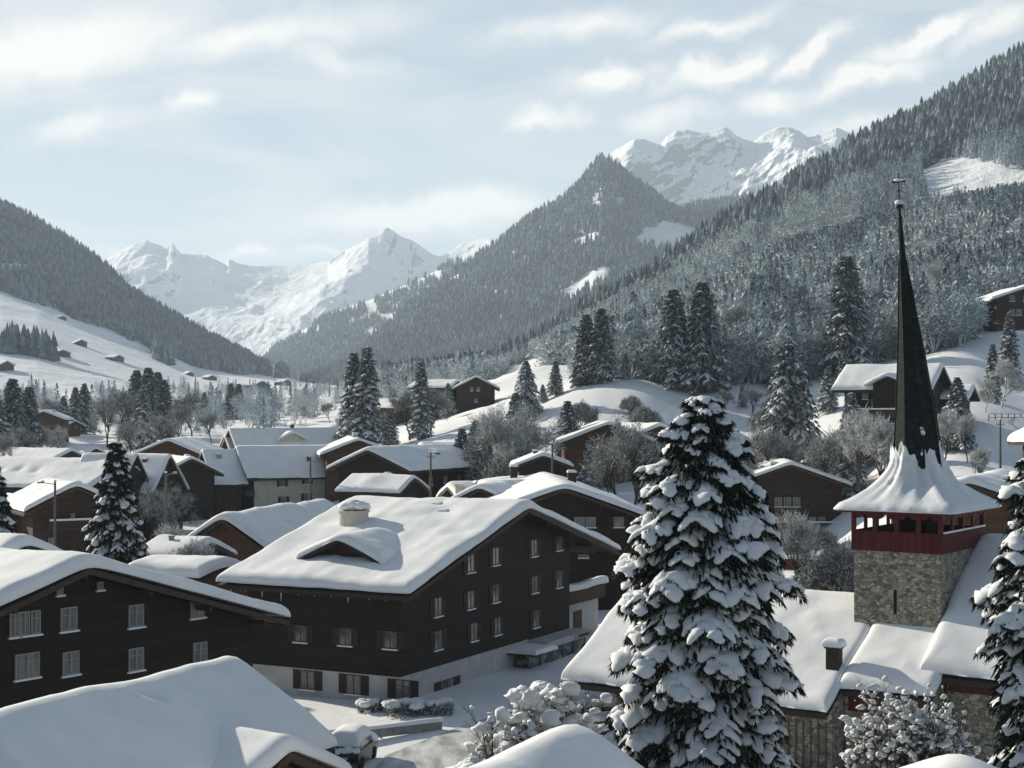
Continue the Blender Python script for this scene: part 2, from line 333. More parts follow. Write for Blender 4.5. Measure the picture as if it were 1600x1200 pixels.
_n = len(_P); _K = np.zeros((_n + 3, _n + 3)); _K[:_n, :_n] = _ker(_D) - np.eye(_n) * .03
_K[:_n, _n] = 1; _K[:_n, _n + 1:] = _P; _K[_n, :_n] = 1; _K[_n + 1:, :_n] = _P.T
_W = np.linalg.solve(_K, np.concatenate([_A[:, 2], [0, 0, 0]]))
def ground_np(x, y):
    y = np.maximum(y, 6.0); px = x / y * F + 800; q = _cf(px, y); sh = q.shape[:-1]; q = q.reshape(-1, 2)
    out = np.empty(len(q))
    for i in range(0, len(q), 20000):
        d = ((q[i:i + 20000, None] - _P[None]) ** 2).sum(-1)
        out[i:i + 20000] = _ker(d) @ _W[:_n] + _W[_n] + q[i:i + 20000] @ _W[_n + 1:]
    z = out.reshape(sh); far = np.clip((y - 120) / 300, 0, 1)
    z = np.where(y < 110, np.clip(z, -.5, .5), z)
    return z + fbm(x / 14, y / 14, 5, 4) * (.18 + far * 1.1) + fbm(x / 3.1, y / 3.1, 9, 3) * .07
def gz(x, y): return float(ground_np(np.array([float(x)]), np.array([float(y)]))[0])

# ground material: snow with packed tracks and a little dirt on the lane
m, t, b = mat('ground_snow')
f = tnoise(t, .12, 7); g = tnoise(t, 1.4, 6, rough=.7)
r = ramp(t, [(.35, (.70, .725, .745)), (.65, (.79, .80, .81))]); t.links.new(f, r.inputs[0])
t.links.new(r.outputs[0], b.inputs['Base Color']); b.inputs['Roughness'].default_value = .8; b.inputs['Specular IOR Level'].default_value = .2
bump(t, b, math_(t, 'MULTIPLY_ADD', g, .35, f), .5, .35); M['ground'] = m
m, t, b = mat('packed_lane_snow'); f = tnoise(t, .9, 7, scl=(1, .35, 1)); 
r = ramp(t, [(.38, (.30, .30, .295)), (.52, (.50, .51, .51)), (.68, (.66, .68, .69))]); t.links.new(f, r.inputs[0])
t.links.new(r.outputs[0], b.inputs['Base Color']); b.inputs['Roughness'].default_value = .6; bump(t, b, f, .5, .12); M['lane'] = m

nu, nv = 330, 330
PXs = np.linspace(-900, 2700, nu); Ys = np.exp(np.linspace(math.log(7), math.log(9000), nv))
PX, YY = np.meshgrid(PXs, Ys); XX = (PX - 800) / F * YY
ZZ = ground_np(XX, YY)
idx = np.arange(nu * nv).reshape(nv, nu)
quads = np.stack([idx[:-1, :-1], idx[:-1, 1:], idx[1:, 1:], idx[1:, :-1]], -1).reshape(-1, 4)
tag(link('ground', np_mesh('ground', np.stack([XX, YY, ZZ], -1).reshape(-1, 3), quads, M['ground'], True)), kind='structure')
# lane: a sheet 4 cm proud of the snow
lp = [(-8, 44), (-7.5, 60), (-6, 75), (-3.5, 88), (1.5, 98), (8, 108), (14, 122)]
V = []; 
for i, (x, y) in enumerate(lp):
    a = Vector(lp[max(0, i - 1)]); c_ = Vector(lp[min(len(lp) - 1, i + 1)]); d = (c_ - a).normalized(); n_ = Vector((-d.y, d.x))
    for s in np.linspace(-1, 1, 9):
        p = Vector((x, y)) + n_ * s * (3.4 + .7 * math.sin(i * 2.1 + s)); V.append((p.x, p.y, 0))
V = np.array(V); nn = 6; L = V.reshape(len(lp), 9, 3); rows = []
for i in range(len(lp) - 1):
    for k in range(nn): rows.append(L[i] * (1 - k / nn) + L[i + 1] * k / nn)
rows.append(L[-1]); L = np.array(rows); L[..., 2] = ground_np(L[..., 0], L[..., 1]) + .05
ix = np.arange(L.shape[0] * 9).reshape(-1, 9)
tag(link('road', np_mesh('road', L.reshape(-1, 3), np.stack([ix[:-1, :-1], ix[:-1, 1:], ix[1:, 1:], ix[1:, :-1]], -1).reshape(-1, 4), M['lane'], True)), kind='structure')

# mountains and hills: lines of (px, py, Y) from foot to crest, then a back slope
def mtn_mat(name, rock, lo, hi, ns=.004):
    m, t, b = mat(name); g = N(t, 'ShaderNodeNewGeometry'); sp = N(t, 'ShaderNodeSeparateXYZ'); t.links.new(g.outputs['Normal'], sp.inputs[0])
    n = tnoise(t, ns, 9, rough=.68); n2 = tnoise(t, ns * 6, 6, rough=.7, scl=(1, 1, .4))
    q = math_(t, 'ADD', sp.outputs[2], math_(t, 'MULTIPLY_ADD', math_(t, 'ADD', n, n2), .42, -.42))
    r = ramp(t, [(lo, rock), (hi, (.74, .77, .80))]); t.links.new(q, r.inputs[0])
    t.links.new(r.outputs[0], b.inputs['Base Color']); b.inputs['Roughness'].default_value = .85; b.inputs['Specular IOR Level'].default_value = .15
    bump(t, b, math_(t, 'ADD', n, math_(t, 'MULTIPLY', n2, .35)), .6, 1 / ns * .14)
    return m
M['hill'] = mtn_mat('forested_hill_snow', (.62, .65, .68), .1, .3, .01)
M['mtn'] = mtn_mat('high_mountain_snow', (.12, .14, .16), .50, .62, .0016)
M['mtnr'] = mtn_mat('rocky_mountain_snow', (.15, .17, .18), .46, .60, .0022)
LAY = {}
def layer(name, lines, px0, px1, nu, nv, material, amp, fu, fv, seed, power=None, back=.6, ridged=True, crest_amp=0.0, gain=.5, prof=None, jag=0):
    pxs = np.linspace(px0, px1, nu); zs = []; ys = []
    for ln in lines:
        a = np.array(ln, dtype=float); py = np.interp(pxs, a[:, 0], a[:, 1]); Y = np.interp(pxs, a[:, 0], a[:, 2])
        ys.append(Y); zs.append(CH - (py - HZ) / F * Y)
    ys = np.array(ys); zs = np.array(zs); wv_ = max(3, nu // 14); pad = np.pad(zs[-1], wv_, mode='edge'); sm_ = np.convolve(pad, np.hanning(2 * wv_ + 1) / np.hanning(2 * wv_ + 1).sum(), mode='valid'); jg = fbm(pxs / 9.0, pxs * 0 + seed, seed + 200, 4, .6, True) * (zs[-1] - zs[0]) * jag; crest = zs[-1].copy(); zs[-1] = sm_; k = len(lines); tt = np.linspace(0, k - 1, nv)
    i0 = np.minimum(tt.astype(int), k - 2); fr = (tt - i0)[:, None]
    fz = fr if prof is None else fr ** prof
    Yg = ys[i0] * (1 - fr) + ys[i0 + 1] * fr; Zg = zs[i0] * (1 - fz) + zs[i0 + 1] * fz
    tv = (tt / (k - 1))[:, None]; Zg = Zg + (crest - sm_)[None] * np.clip((tv - .45) / .55, 0, 1) ** 2.0 + jg[None] * np.clip(tv, 0, 1) ** 34; zs[-1] = crest + jg; env = np.sin(np.clip(tv, 0, 1) * math.pi) ** .6 + crest_amp * tv
    wl = fu * 1.0; Xw = (pxs[None] - 800) / F * Yg; U = Xw / wl; Vv = Yg / wl * fv
    wa = vnoise(U * .6 + 5, Vv * .6, seed + 77); wb = vnoise(U * .6, Vv * .6 + 9, seed + 78)
    d = fbm(U + .5 * wa, Vv + .5 * wb, seed, 6, gain, ridged)
    d2 = fbm(U * 2.7 - Vv * .8, Vv * 1.9 + U * .4, seed + 31, 5, .55, ridged)
    # the relief is pushed towards and away in depth, so crests keep their height
    H = (zs[-1] - zs[0])[None]
    Zg = Zg + (d * amp + d2 * amp * .18) * env * H
    Yg = Yg - (d * amp + d2 * amp * .35) * env * H * 1.0
    nb = 6; Yb = []; Zb = []
    for j in range(1, nb + 1):
        Yb.append(ys[-1] + (j / nb) * H[0] * back * 2.2); Zb.append(zs[-1] - (j / nb) ** 1.15 * (zs[-1] - zs[0] * 0 + 5))
    Yg = np.concatenate([Yg, np.array(Yb)]); Zg = np.concatenate([Zg, np.array(Zb)])
    X = (pxs[None] - 800) / F * Yg
    V = np.stack([X, Yg, Zg], -1); n_v = V.shape[0]
    ix = np.arange(n_v * nu).reshape(n_v, nu)
    q = np.stack([ix[:-1, :-1], ix[:-1, 1:], ix[1:, 1:], ix[1:, :-1]], -1).reshape(-1, 4)
    LAY[name] = (V[:nv], pxs, tt)
    return tag(link(name, np_mesh(name, V.reshape(-1, 3), q, material, True)), kind='structure')

# far centre range
crestE = [(40, 430, 9600), (120, 422, 9600), (165, 408, 9600), (190, 392, 9500), (210, 383, 9500), (228, 379, 9500), (246, 386, 9500), (260, 393, 9500), (265, 384, 9400), (270, 382, 9400), (276, 391, 9400), (283, 398, 9400), (300, 396, 9300), (322, 399, 9300), (350, 412, 9300), (358, 405, 9300), (372, 411, 9300), (400, 416, 9400), (425, 414, 9600), (450, 417, 9600), (480, 411, 9600), (512, 409, 9400),
          (540, 391, 8900), (560, 381, 8800), (575, 373, 8700), (590, 367, 8700), (600, 359, 8700), (606, 356, 8700), (615, 361, 8700), (628, 371, 8700), (640, 375, 8700), (655, 383, 8800), (675, 398, 8900), (684, 402, 9000), (700, 396, 9300), (720, 384, 9500), (740, 379, 9500), (765, 374, 9500), (800, 380, 9500), (900, 390, 9500)]
footE = [(40, 560, 7700), (300, 590, 7100), (420, 592, 6900), (600, 592, 7100), (900, 570, 7700)]
midE = [(40, 490, 8300), (210, 455, 8600), (300, 480, 8200), (400, 505, 7700), (470, 500, 7400), (520, 470, 7700), (560, 440, 8100), (620, 425, 8500), (700, 450, 8500), (900, 470, 8500)]
layer('far_snow_mountains', [footE, midE, crestE], 40, 900, 600, 210, M['mtn'], .17, 1200, .7, 3, back=.5, crest_amp=.03, gain=.50, jag=.006)
crestD = [(820, 350, 7050), (850, 330, 7050), (880, 304, 7050), (905, 283, 7050), (930, 262, 7050), (950, 243, 7050), (965, 232, 7050), (985, 222, 7050), (1003, 219, 7050), (1020, 224, 7050), (1032, 226, 7050), (1042, 213, 7050), (1055, 205, 7050), (1075, 203, 7050), (1090, 207, 7050), (1108, 206, 7050), (1122, 201, 7050), (1132, 198, 7050), (1142, 203, 7050), (1150, 212, 7050), (1165, 219, 7050), (1178, 221, 7050), (1195, 208, 7050), (1215, 199, 7050), (1232, 199, 7050), (1250, 205, 7050), (1262, 214, 7050), (1275, 210, 7050), (1283, 212, 7050), (1292, 207, 7050), (1307, 199, 7050), (1318, 204, 7050), (1332, 212, 7050), (1380, 222, 7050), (1500, 260, 7050)]
footD = [(820, 430, 6100), (1000, 420, 5700), (1500, 420, 5700)]
midD = [(820, 385, 6900), (950, 330, 6700), (1080, 330, 6500), (1200, 320, 6300), (1500, 300, 6200)]
layer('right_snow_mountains', [footD, midD, crestD], 820, 1500, 520, 170, M['mtnr'], .15, 800, .9, 11, back=.5, crest_amp=.02, gain=.52, jag=.005)
# lower ridge with a sunlit snow field, behind the pyramid
crestC2 = [(380, 592, 5200), (415, 560, 5200), (430, 543, 5200), (455, 527, 5200), (490, 506, 5100), (515, 489, 5000), (545, 478, 5000), (575, 470, 5000), (605, 457, 5000), (632, 446, 5000), (660, 434, 5000), (700, 414, 5000), (760, 400, 5000)]
footC2 = [(380, 600, 3900), (760, 600, 3600)]
layer('far_wooded_ridge', [footC2, crestC2], 380, 760, 170, 60, M['hill'], .05, 500, .7, 21, back=.4)
crestC = [(470, 600, 3600), (520, 578, 3600), (560, 553, 3650), (590, 528, 3700), (620, 500, 3750), (650, 472, 3800), (690, 444, 3850), (720, 424, 3900), (750, 402, 3900), (780, 382, 3900), (810, 358, 3900), (840, 336, 3900), (870, 322, 3900), (890, 305, 3900), (905, 292, 3900), (920, 272, 3900), (932, 258, 3900), (943, 249, 3900), (955, 257, 3900), (970, 271, 3900), (985, 283, 3900), (1010, 300, 3900), (1030, 316, 3900), (1060, 338, 4000), (1085, 330, 4100), (1120, 322, 4200), (1170, 310, 4300), (1400, 330, 4300)]
footC = [(470, 610, 2500), (700, 608, 2400), (900, 600, 2300), (1400, 560, 2300)]
midC = [(470, 604, 3100), (620, 570, 3000), (780, 520, 3000), (930, 415, 3150), (1000, 395, 3250), (1100, 400, 3300), (1400, 400, 3300)]
layer('pyramid_mountain', [footC, midC, crestC], 470, 1400, 320, 130, M['hill'], .075, 650, .8, 33, back=.4, crest_amp=.01)
# left hill
crestL = [(-700, 0, 2900), (-300, 160, 3000), (0, 322, 3100), (60, 352, 3100), (130, 394, 3200), (165, 420, 3200), (200, 456, 3200), (240, 480, 3150), (290, 510, 3100), (340, 538, 3000), (390, 564, 2900), (430, 582, 2800), (475, 598, 2700), (560, 606, 2600)]
midL = [(-700, 430, 1900), (-300, 440, 1900), (0, 456, 1950), (60, 474, 1980), (120, 503, 2000), (180, 525, 2050), (240, 548, 2100), (300, 574, 2150), (360, 584, 2150), (440, 594, 2150), (560, 606, 2100)]
footL = [(-700, 640, 900), (-300, 640, 900), (0, 634, 950), (150, 646, 900), (300, 636, 950), (440, 622, 1100), (560, 618, 1300)]
layer('left_hill', [footL, midL, crestL], -700, 560, 260, 130, M['hill'], .022, 260, 1, 41, back=.4, ridged=False)
# right hill
crestB = [(560, 622, 1300), (640, 618, 1350), (700, 606, 1400), (760, 588, 1450), (820, 560, 1480), (860, 540, 1500), (900, 508, 1500), (940, 484, 1520), (980, 464, 1550), (1020, 440, 1580), (1060, 406, 1600), (1100, 380, 1620), (1140, 354, 1650), (1180, 332, 1680), (1220, 308, 1700), (1260, 284, 1730), (1300, 260, 1750), (1340, 234, 1780), (1370, 218, 1800), (1400, 204, 1820), (1440, 186, 1850), (1480, 160, 1880), (1530, 132, 1900), (1570, 108, 1920), (1600, 90, 1950), (1800, 0, 2000), (2300, -180, 2100)]
midB = [(560, 626, 1000), (760, 604, 980), (900, 560, 960), (1000, 520, 950), (1200, 430, 950), (1400, 360, 960), (1600, 300, 980), (2300, 100, 1000)]
footB = [(560, 632, 700), (700, 622, 640), (860, 600, 540), (1000, 580, 500), (1200, 560, 470), (1400, 540, 460), (1600, 520, 460), (2300, 430, 460)]
layer('right_hill', [footB, midB, crestB], 560, 2300, 320, 120, M['hill'], .05, 300, 1, 55, back=.5, ridged=False)
for o in bpy.data.objects:
    if o.name in ('left_hill', 'right_hill', 'pyramid_mountain'): pass

# ---------------------------------------------------------------- woods on the slopes
def inpoly(px, py, poly):
    c = np.zeros(px.shape, bool); n = len(poly)
    for i in range(n):
        x1, y1 = poly[i]; x2, y2 = poly[(i + 1) % n]
        if y1 == y2: continue
        k = ((y1 > py) != (y2 > py)) & (px < (x2 - x1) * (py - y1) / (y2 - y1) + x1); c ^= k
    return c
def conifer_tpl(seed, tiers=4, n=6):
    r = random.Random(seed); V = []; Fc = []
    for k in range(tiers):
        z0 = .06 + .94 * (k / tiers) * .92; z1 = z0 + .94 / tiers * 1.55; rad = .19 * (1 - k / tiers) ** .85 + .02; b = len(V)
        for j in range(n):
            a = 2 * math.pi * (j + .5 * k) / n; q = rad * (.7 + .6 * r.random()); V.append((q * math.cos(a), q * math.sin(a), z0 - .05 * r.random()))
        V.append((0, 0, min(1, z1)))
        for j in range(n): Fc.append((b + j, b + (j + 1) % n, b + n))
    return np.array(V), np.array(Fc)
def twig_tpl(seed, n=150, L=.15, wd_=.020, cone=0):
    rg = np.random.default_rng(seed); th = np.arccos(rg.uniform(-1, 1, n)); ph = rg.uniform(0, 6.28, n); q = rg.uniform(.25, 1, n) ** .6
    # several lobes make the crown uneven
    lob = rg.uniform(-1, 1, (6, 3)) * [.13, .13, .22] + [0, 0, .58]; li = rg.integers(0, 6, n); s = rg.uniform(.15, .24, 6)[li]
    c = lob[li] + np.stack([q * np.sin(th) * np.cos(ph), q * np.sin(th) * np.sin(ph), q * np.cos(th)], -1) * s[:, None]
    d = (c - [0, 0, .30]) + rg.standard_normal((n, 3)) * .40; d /= np.linalg.norm(d, axis=1)[:, None]; sd = np.cross(d, rg.standard_normal((n, 3))); sd /= np.linalg.norm(sd, axis=1)[:, None]
    l = L * rg.uniform(.5, 1.3, n)[:, None]; V = np.stack([c + sd * wd_, c - sd * wd_, c + d * l], 1).reshape(-1, 3); Fc = np.arange(len(V)).reshape(-1, 3)
    lim = []
    for k in range(6): lim += [(-.010, 0, 0), (.010, 0, 0), tuple(lob[k])]
    o = len(V); V = np.concatenate([V, np.array(lim)]); Fc = np.concatenate([Fc, np.arange(o, o + 18).reshape(-1, 3)]); return V, Fc
def blob_tpl(seed, n=64):
    r = random.Random(seed); V = []; Fc = []
    for k in range(n):
        th = math.acos(2 * r.random() - 1); ph = r.random() * 6.28; q = .30 * (.35 + .65 * r.random() ** .5)
        c = Vector((q * math.sin(th) * math.cos(ph), q * math.sin(th) * math.sin(ph), .56 + .42 * math.cos(th) * (q / .3)))
        d = Vector((r.gauss(0, 1), r.gauss(0, 1), r.gauss(0, 1) + .6)).normalized(); e = d.orthogonal().normalized(); g = d.cross(e); s = .05 + .05 * r.random(); b = len(V)
        V += [c + d * s * .9, c + e * s, c - e * s * .6 + g * s, c - e * s * .6 - g * s]; Fc += [(b, b + 1, b + 2), (b, b + 2, b + 3), (b, b + 3, b + 1), (b + 1, b + 3, b + 2)]
    b = len(V); V += [(-.02, 0, 0), (.02, 0, 0), (0, 0, .5)]; Fc.append((b, b + 1, b + 2))
    return np.array([tuple(v) for v in V]), np.array(Fc)
def fir_tpl(seed, n=120):
    rg = np.random.default_rng(seed); h = rg.uniform(.05, .98, n) ** 1.05; a = rg.uniform(0, 6.28, n); r_ = .20 * (1 - h) ** .8 * rg.uniform(.55, 1.2, n) + .012
    z = h; d = np.stack([np.cos(a), np.sin(a), 0 * a], -1); s = np.stack([-np.sin(a), np.cos(a), 0 * a], -1); w_ = (.022 + .22 * r_)[:, None]
    b_ = np.stack([0 * a, 0 * a, z + .03], -1) + d * r_[:, None] * .25; tip = np.stack([0 * a, 0 * a, z - r_ * .45], -1) + d * r_[:, None]
    mid = (b_ + tip) / 2 + [0, 0, .012]; V = np.stack([b_, mid + s * w_ * .6, tip, mid - s * w_ * .6], 1).reshape(-1, 3); o = np.arange(n)[:, None] * 4
    Fc = np.concatenate([o + [0, 1, 2], o + [0, 2, 3]]); k = len(V); V = np.concatenate([V, [(-.012, 0, 0), (.012, 0, 0), (0, 0, 1.0), (0, -.012, 0), (0, .012, 0)]]); Fc = np.concatenate([Fc, [[k, k + 1, k + 2], [k + 3, k + 4, k + 2]]]); return V, Fc
FT = [fir_tpl(i) for i in range(6)]
CT = [conifer_tpl(i) for i in range(5)]; CT2 = [conifer_tpl(i + 9, 3, 5) for i in range(4)]; BT = [twig_tpl(i, 300, .085, .010) for i in range(5)]; BT2 = [twig_tpl(i, 120, .10, .022) for i in range(5)]
def scatter(name, pts, hts, tpls, material, seed, label, wid=(.85, 1.25), cat='woods'):
    rg = np.random.default_rng(seed); Vs = []; Fs = []; off = 0; n = len(pts); which = rg.integers(0, len(tpls), n)
    for k, (tv, tf) in enumerate(tpls):
        s = which == k; P = pts[s]; h = hts[s]; m_ = len(P)
        if not m_: continue
        a = rg.uniform(0, 6.28, m_); wd = rg.uniform(*wid, m_) * h; ca, sa = np.cos(a), np.sin(a)
        X = (tv[None, :, 0] * ca[:, None] - tv[None, :, 1] * sa[:, None]) * wd[:, None] + P[:, 0:1]
        Y = (tv[None, :, 0] * sa[:, None] + tv[None, :, 1] * ca[:, None]) * wd[:, None] + P[:, 1:2]
        Z = tv[None, :, 2] * h[:, None] + P[:, 2:3]
        Vs.append(np.stack([X, Y, Z], -1).reshape(-1, 3)); Fs.append((tf[None] + (np.arange(m_) * len(tv))[:, None, None] + off).reshape(-1, 3)); off += m_ * len(tv)
    o = link(name, np_mesh(name, np.concatenate(Vs), np.concatenate(Fs), material))
    return tag(o, label, cat, kind='stuff')
def on_layer(name, n, seed, pr=(0, 1), vr=(0, 1), keep=None):
    """n random points on a hill surface, evenly over the picture, filtered by keep(px, py)"""
    V, pxs, tt = LAY[name]; rg = np.random.default_rng(seed)
    fu = rg.uniform(pr[0], pr[1], n) * (len(pxs) - 1.001); fv = rg.uniform(vr[0], vr[1], n) * (V.shape[0] - 1.001)
    i = fu.astype(int); j = fv.astype(int); a = (fu - i)[:, None]; c = (fv - j)[:, None]
    P = (V[j, i] * (1 - a) + V[j, i + 1] * a) * (1 - c) + (V[j + 1, i] * (1 - a) + V[j + 1, i + 1] * a) * c
    px = P[:, 0] / P[:, 1] * F + 800; py = HZ - (P[:, 2] - CH) / P[:, 1] * F
    if keep is not None: k = keep(px, py, P); P, px, py = P[k], px[k], py[k]
    return P, px, py
rgf = np.random.default_rng(77)
def noisy(px, py, s, seed): return fbm(px / s, py / s, seed, 3)
# right hill
clrB = [[(1440, 268), (1470, 250), (1500, 245), (1560, 262), (1640, 275), (1640, 330), (1560, 336), (1500, 330), (1455, 326), (1440, 300)],
        [(1385, 232), (1420, 214), (1462, 204), (1470, 224), (1420, 246), (1395, 250)], [(1590, 108), (1640, 100), (1640, 120), (1592, 118)],
        [(755, 612), (790, 575), (835, 560), (905, 534), (912, 545), (870, 585), (840, 612), (780, 625)], [(745, 560), (790, 528), (800, 534), (765, 560)]]
def keepB(px, py, P):
    k = np.ones(px.shape, bool)
    j = 7 * noisy(px, py, 14, 5)
    for c in clrB: k &= ~inpoly(px + j, py + j * .6, c)
    return k
P, px, py = on_layer('right_hill', 30000, 1, (.02, .66), (.02, 1), keepB)
den = noisy(px, py, 60, 12) + (px - 1150) / 900 - (py - 330) / 500      # conifers up high, broadleaves low down
con = (den > .10) | (rgf.random(len(px)) < .24)
Pc, Pb = P[con], P[~con]
hc = rgf.uniform(13, 25, len(Pc)) * (.85 + .3 * (Pc[:, 1] > 1300)); hb = rgf.uniform(11, 18, len(Pb))
nearc = Pc[:, 1] < 1250
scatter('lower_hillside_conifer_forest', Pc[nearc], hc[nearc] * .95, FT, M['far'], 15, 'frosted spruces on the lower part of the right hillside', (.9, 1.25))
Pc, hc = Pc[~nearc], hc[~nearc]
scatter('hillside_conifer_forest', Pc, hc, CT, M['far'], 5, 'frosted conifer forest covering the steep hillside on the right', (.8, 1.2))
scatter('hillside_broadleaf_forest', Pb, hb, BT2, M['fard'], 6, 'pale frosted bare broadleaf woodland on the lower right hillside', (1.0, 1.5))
# pyramid mountain
clrC = [[(980, 388), (1005, 362), (1040, 346), (1070, 350), (1100, 365), (1090, 385), (1040, 392)], [(868, 462), (900, 440), (940, 415), (958, 420), (952, 442), (910, 462), (885, 476)],
        [(700, 435), (716, 430), (716, 442), (704, 446)], [(940, 240), (955, 246), (950, 256), (938, 256)], [(885, 380), (930, 362), (945, 372), (900, 392)]]
def keepC(px, py, P):
    k = np.ones(px.shape, bool); j = 5 * noisy(px, py, 9, 6)
    for c in clrC: k &= ~inpoly(px + j, py + j * .6, c)
    thin = inpoly(px, py, [(905, 330), (945, 270), (1000, 330), (960, 350), (930, 370)]) & (noisy(px, py, 8, 8) > .25)
    return k & ~thin
P, px, py = on_layer('pyramid_mountain', 17000, 2, (.0, .75), (.02, 1), keepC)
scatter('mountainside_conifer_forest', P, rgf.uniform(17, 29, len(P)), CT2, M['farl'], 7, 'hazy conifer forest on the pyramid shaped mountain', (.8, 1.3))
clr2 = [[(500, 500), (520, 484), (560, 470), (635, 440), (640, 452), (580, 472), (530, 490)], [(425, 545), (440, 530), (490, 503), (492, 512), (450, 535)], [(540, 505), (580, 488), (585, 494), (548, 510)]]
def keep2(px, py, P):
    k = np.ones(px.shape, bool); j = 4 * noisy(px, py, 9, 6)
    for c in clr2: k &= ~inpoly(px + j * .5, py + j * .5, c)
    return k & (noisy(px, py, 20, 3) < .45)
P, px, py = on_layer('far_wooded_ridge', 6000, 3, (0, .9), (.02, 1), keep2)
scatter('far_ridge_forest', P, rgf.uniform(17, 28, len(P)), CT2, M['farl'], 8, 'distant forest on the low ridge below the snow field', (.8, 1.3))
# left hill: forest above the meadow edge, strips in the meadow
edge = [(-300, 440), (0, 456), (60, 474), (120, 500), (180, 520), (240, 545), (300, 572), (360, 584), (440, 590)]
ea = np.array(edge, float)
def keepL(px, py, P):
    j = 5 * noisy(px, py, 22, 9)
    up = py + j < np.interp(px, ea[:, 0], ea[:, 1])
    clr = inpoly(px + j, py, [(0, 412), (50, 414), (48, 430), (0, 432)]) | inpoly(px + j, py, [(385, 555), (440, 575), (430, 590), (395, 570)])
    strip = inpoly(px + j, py + j * .4, [(-40, 535), (30, 545), (80, 560), (130, 590), (145, 605), (110, 603), (40, 590), (-40, 582)]) | inpoly(px, py + j * .4, [(240, 540), (270, 556), (268, 572), (242, 562)])
    return (up & ~clr) | strip
P, px, py = on_layer('left_hill', 26000, 4, (.3, 1), (.15, 1), keepL)
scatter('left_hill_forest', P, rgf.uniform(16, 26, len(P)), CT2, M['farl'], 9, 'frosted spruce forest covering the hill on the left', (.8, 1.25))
# frosted wood across the valley floor behind the village
rg = np.random.default_rng(31); n = 1500
pxv = rg.uniform(-60, 720, n); yv = np.exp(rg.uniform(math.log(430), math.log(1900), n))
hz_ = noisy(pxv, np.log(yv) * 60, 28, 17); k = (hz_ > -.12) & ~((pxv < 140) & (yv < 560)); pxv, yv = pxv[k], yv[k]
xv = (pxv - 800) / F * yv; Pv = np.stack([xv, yv, ground_np(xv, yv) - .3], -1); isb = rg.random(len(Pv)) < .68
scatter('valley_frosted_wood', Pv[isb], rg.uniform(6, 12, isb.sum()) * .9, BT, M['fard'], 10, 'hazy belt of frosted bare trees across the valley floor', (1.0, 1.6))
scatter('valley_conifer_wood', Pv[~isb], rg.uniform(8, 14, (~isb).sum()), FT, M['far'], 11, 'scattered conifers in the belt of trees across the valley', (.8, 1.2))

# scrub and thin wood along the top of the bank and behind the brown chalets
rg = np.random.default_rng(45); n = 8500; pxv = rg.uniform(900, 1530, n); yv = rg.uniform(288, 440, n); xv = (pxv - 800) / F * yv; zv = ground_np(xv, yv); pyv = HZ - (zv - CH) / yv * F
j = 14 * noisy(pxv, yv * 2, 30, 4)
k = ~inpoly(pxv + j, yv, [(1500, 280), (1640, 280), (1640, 345), (1530, 338)]) & ~inpoly(pxv + j, yv, [(1120, 345), (1240, 355), (1235, 385), (1125, 392)]) & (yv + j * .5 > np.interp(pxv, [900, 960, 1010, 1150, 1300, 1420, 1450, 1530], [345, 305, 297, 298, 300, 304, 300, 300]))
Ps = np.stack([xv, yv, zv - .3], -1)[k]; hs = np.where(yv[k] < 318, rg.uniform(4.5, 8.8, len(Ps)), rg.uniform(2.5, 6.5, len(Ps))) * (.8 + .4 * (noisy(pxv[k], yv[k], 18, 8) > 0)) * np.where(yv[k] < 330, 1.15, .85); kb = rg.random(len(Ps)) < .84
scatter('hillside_scrub', Ps[kb], hs[kb], BT, M['fard'], 12, 'frosted scrub along the top of the snowy bank in front of the right hillside', (1.2, 1.9))
scatter('young_conifers', Ps[~kb], hs[~kb] * 1.5, FT, M['far'], 13, 'young conifers mixed into the scrub along the top of the bank', (.9, 1.3))
# haze: one closed even volume round camera and scene, sky outside
mb = MB(); mb.box(-9500, 9500, -400, 16500, -40, 1620)
m = bpy.data.materials.new('haze_air'); m.use_nodes = True; t = m.node_tree; t.nodes.clear()
pv = N(t, 'ShaderNodeVolumePrincipled'); pv.inputs['Color'].default_value = (.76, .885, 1.0, 1); pv.inputs['Density'].default_value = 8.0e-5; pv.inputs['Anisotropy'].default_value = .05
mo = N(t, 'ShaderNodeOutputMaterial'); t.links.new(pv.outputs[0], mo.inputs['Volume'])
tag(mb.obj('haze', m), 'thin blue winter haze filling the valley', 'haze', kind='stuff')
# ---------------------------------------------------------------- windows shared by the houses
def win_meshes(w, h, kind):
    """frame, pane, shutter mesh for one window; outward is -y, centre at the origin"""
    f = MB(); t_ = .07
    for x0, x1 in ((-w / 2, -w / 2 + t_), (w / 2 - t_, w / 2), (-.035, .035)): f.box(x0, x1, -.07, 0, -h / 2, h / 2)
    for z0, z1 in ((-h / 2, -h / 2 + t_), (h / 2 - t_, h / 2)): f.box(-w / 2 + t_, w / 2 - t_, -.068, 0, z0, z1)
    if h > 1.1: f.box(-w / 2 + t_, w / 2 - t_, -.05, 0, h * .15, h * .15 + .04)
    p = MB(); p.box(-w / 2 + t_, w / 2 - t_, -.035, .0, -h / 2 + t_, h / 2 - t_)
    s = MB(); s.box(-w / 2 - .08, w / 2 + .08, -.16, 0, -h / 2 - .09, -h / 2 - .003)
    return f, p, s
WM = {}
m, t, b = mat('shop_glass'); f = tnoise(t, .9, 4, 'Object', scl=(1, 1, 1.4)); r = ramp(t, [(.42, (.02, .025, .03)), (.55, (.10, .12, .12)), (.66, (.32, .32, .24)), (.75, (.12, .03, .03))]); t.links.new(f, r.inputs[0])
t.links.new(r.outputs[0], b.inputs['Base Color']); b.inputs['Roughness'].default_value = .08; M['shopglass'] = m
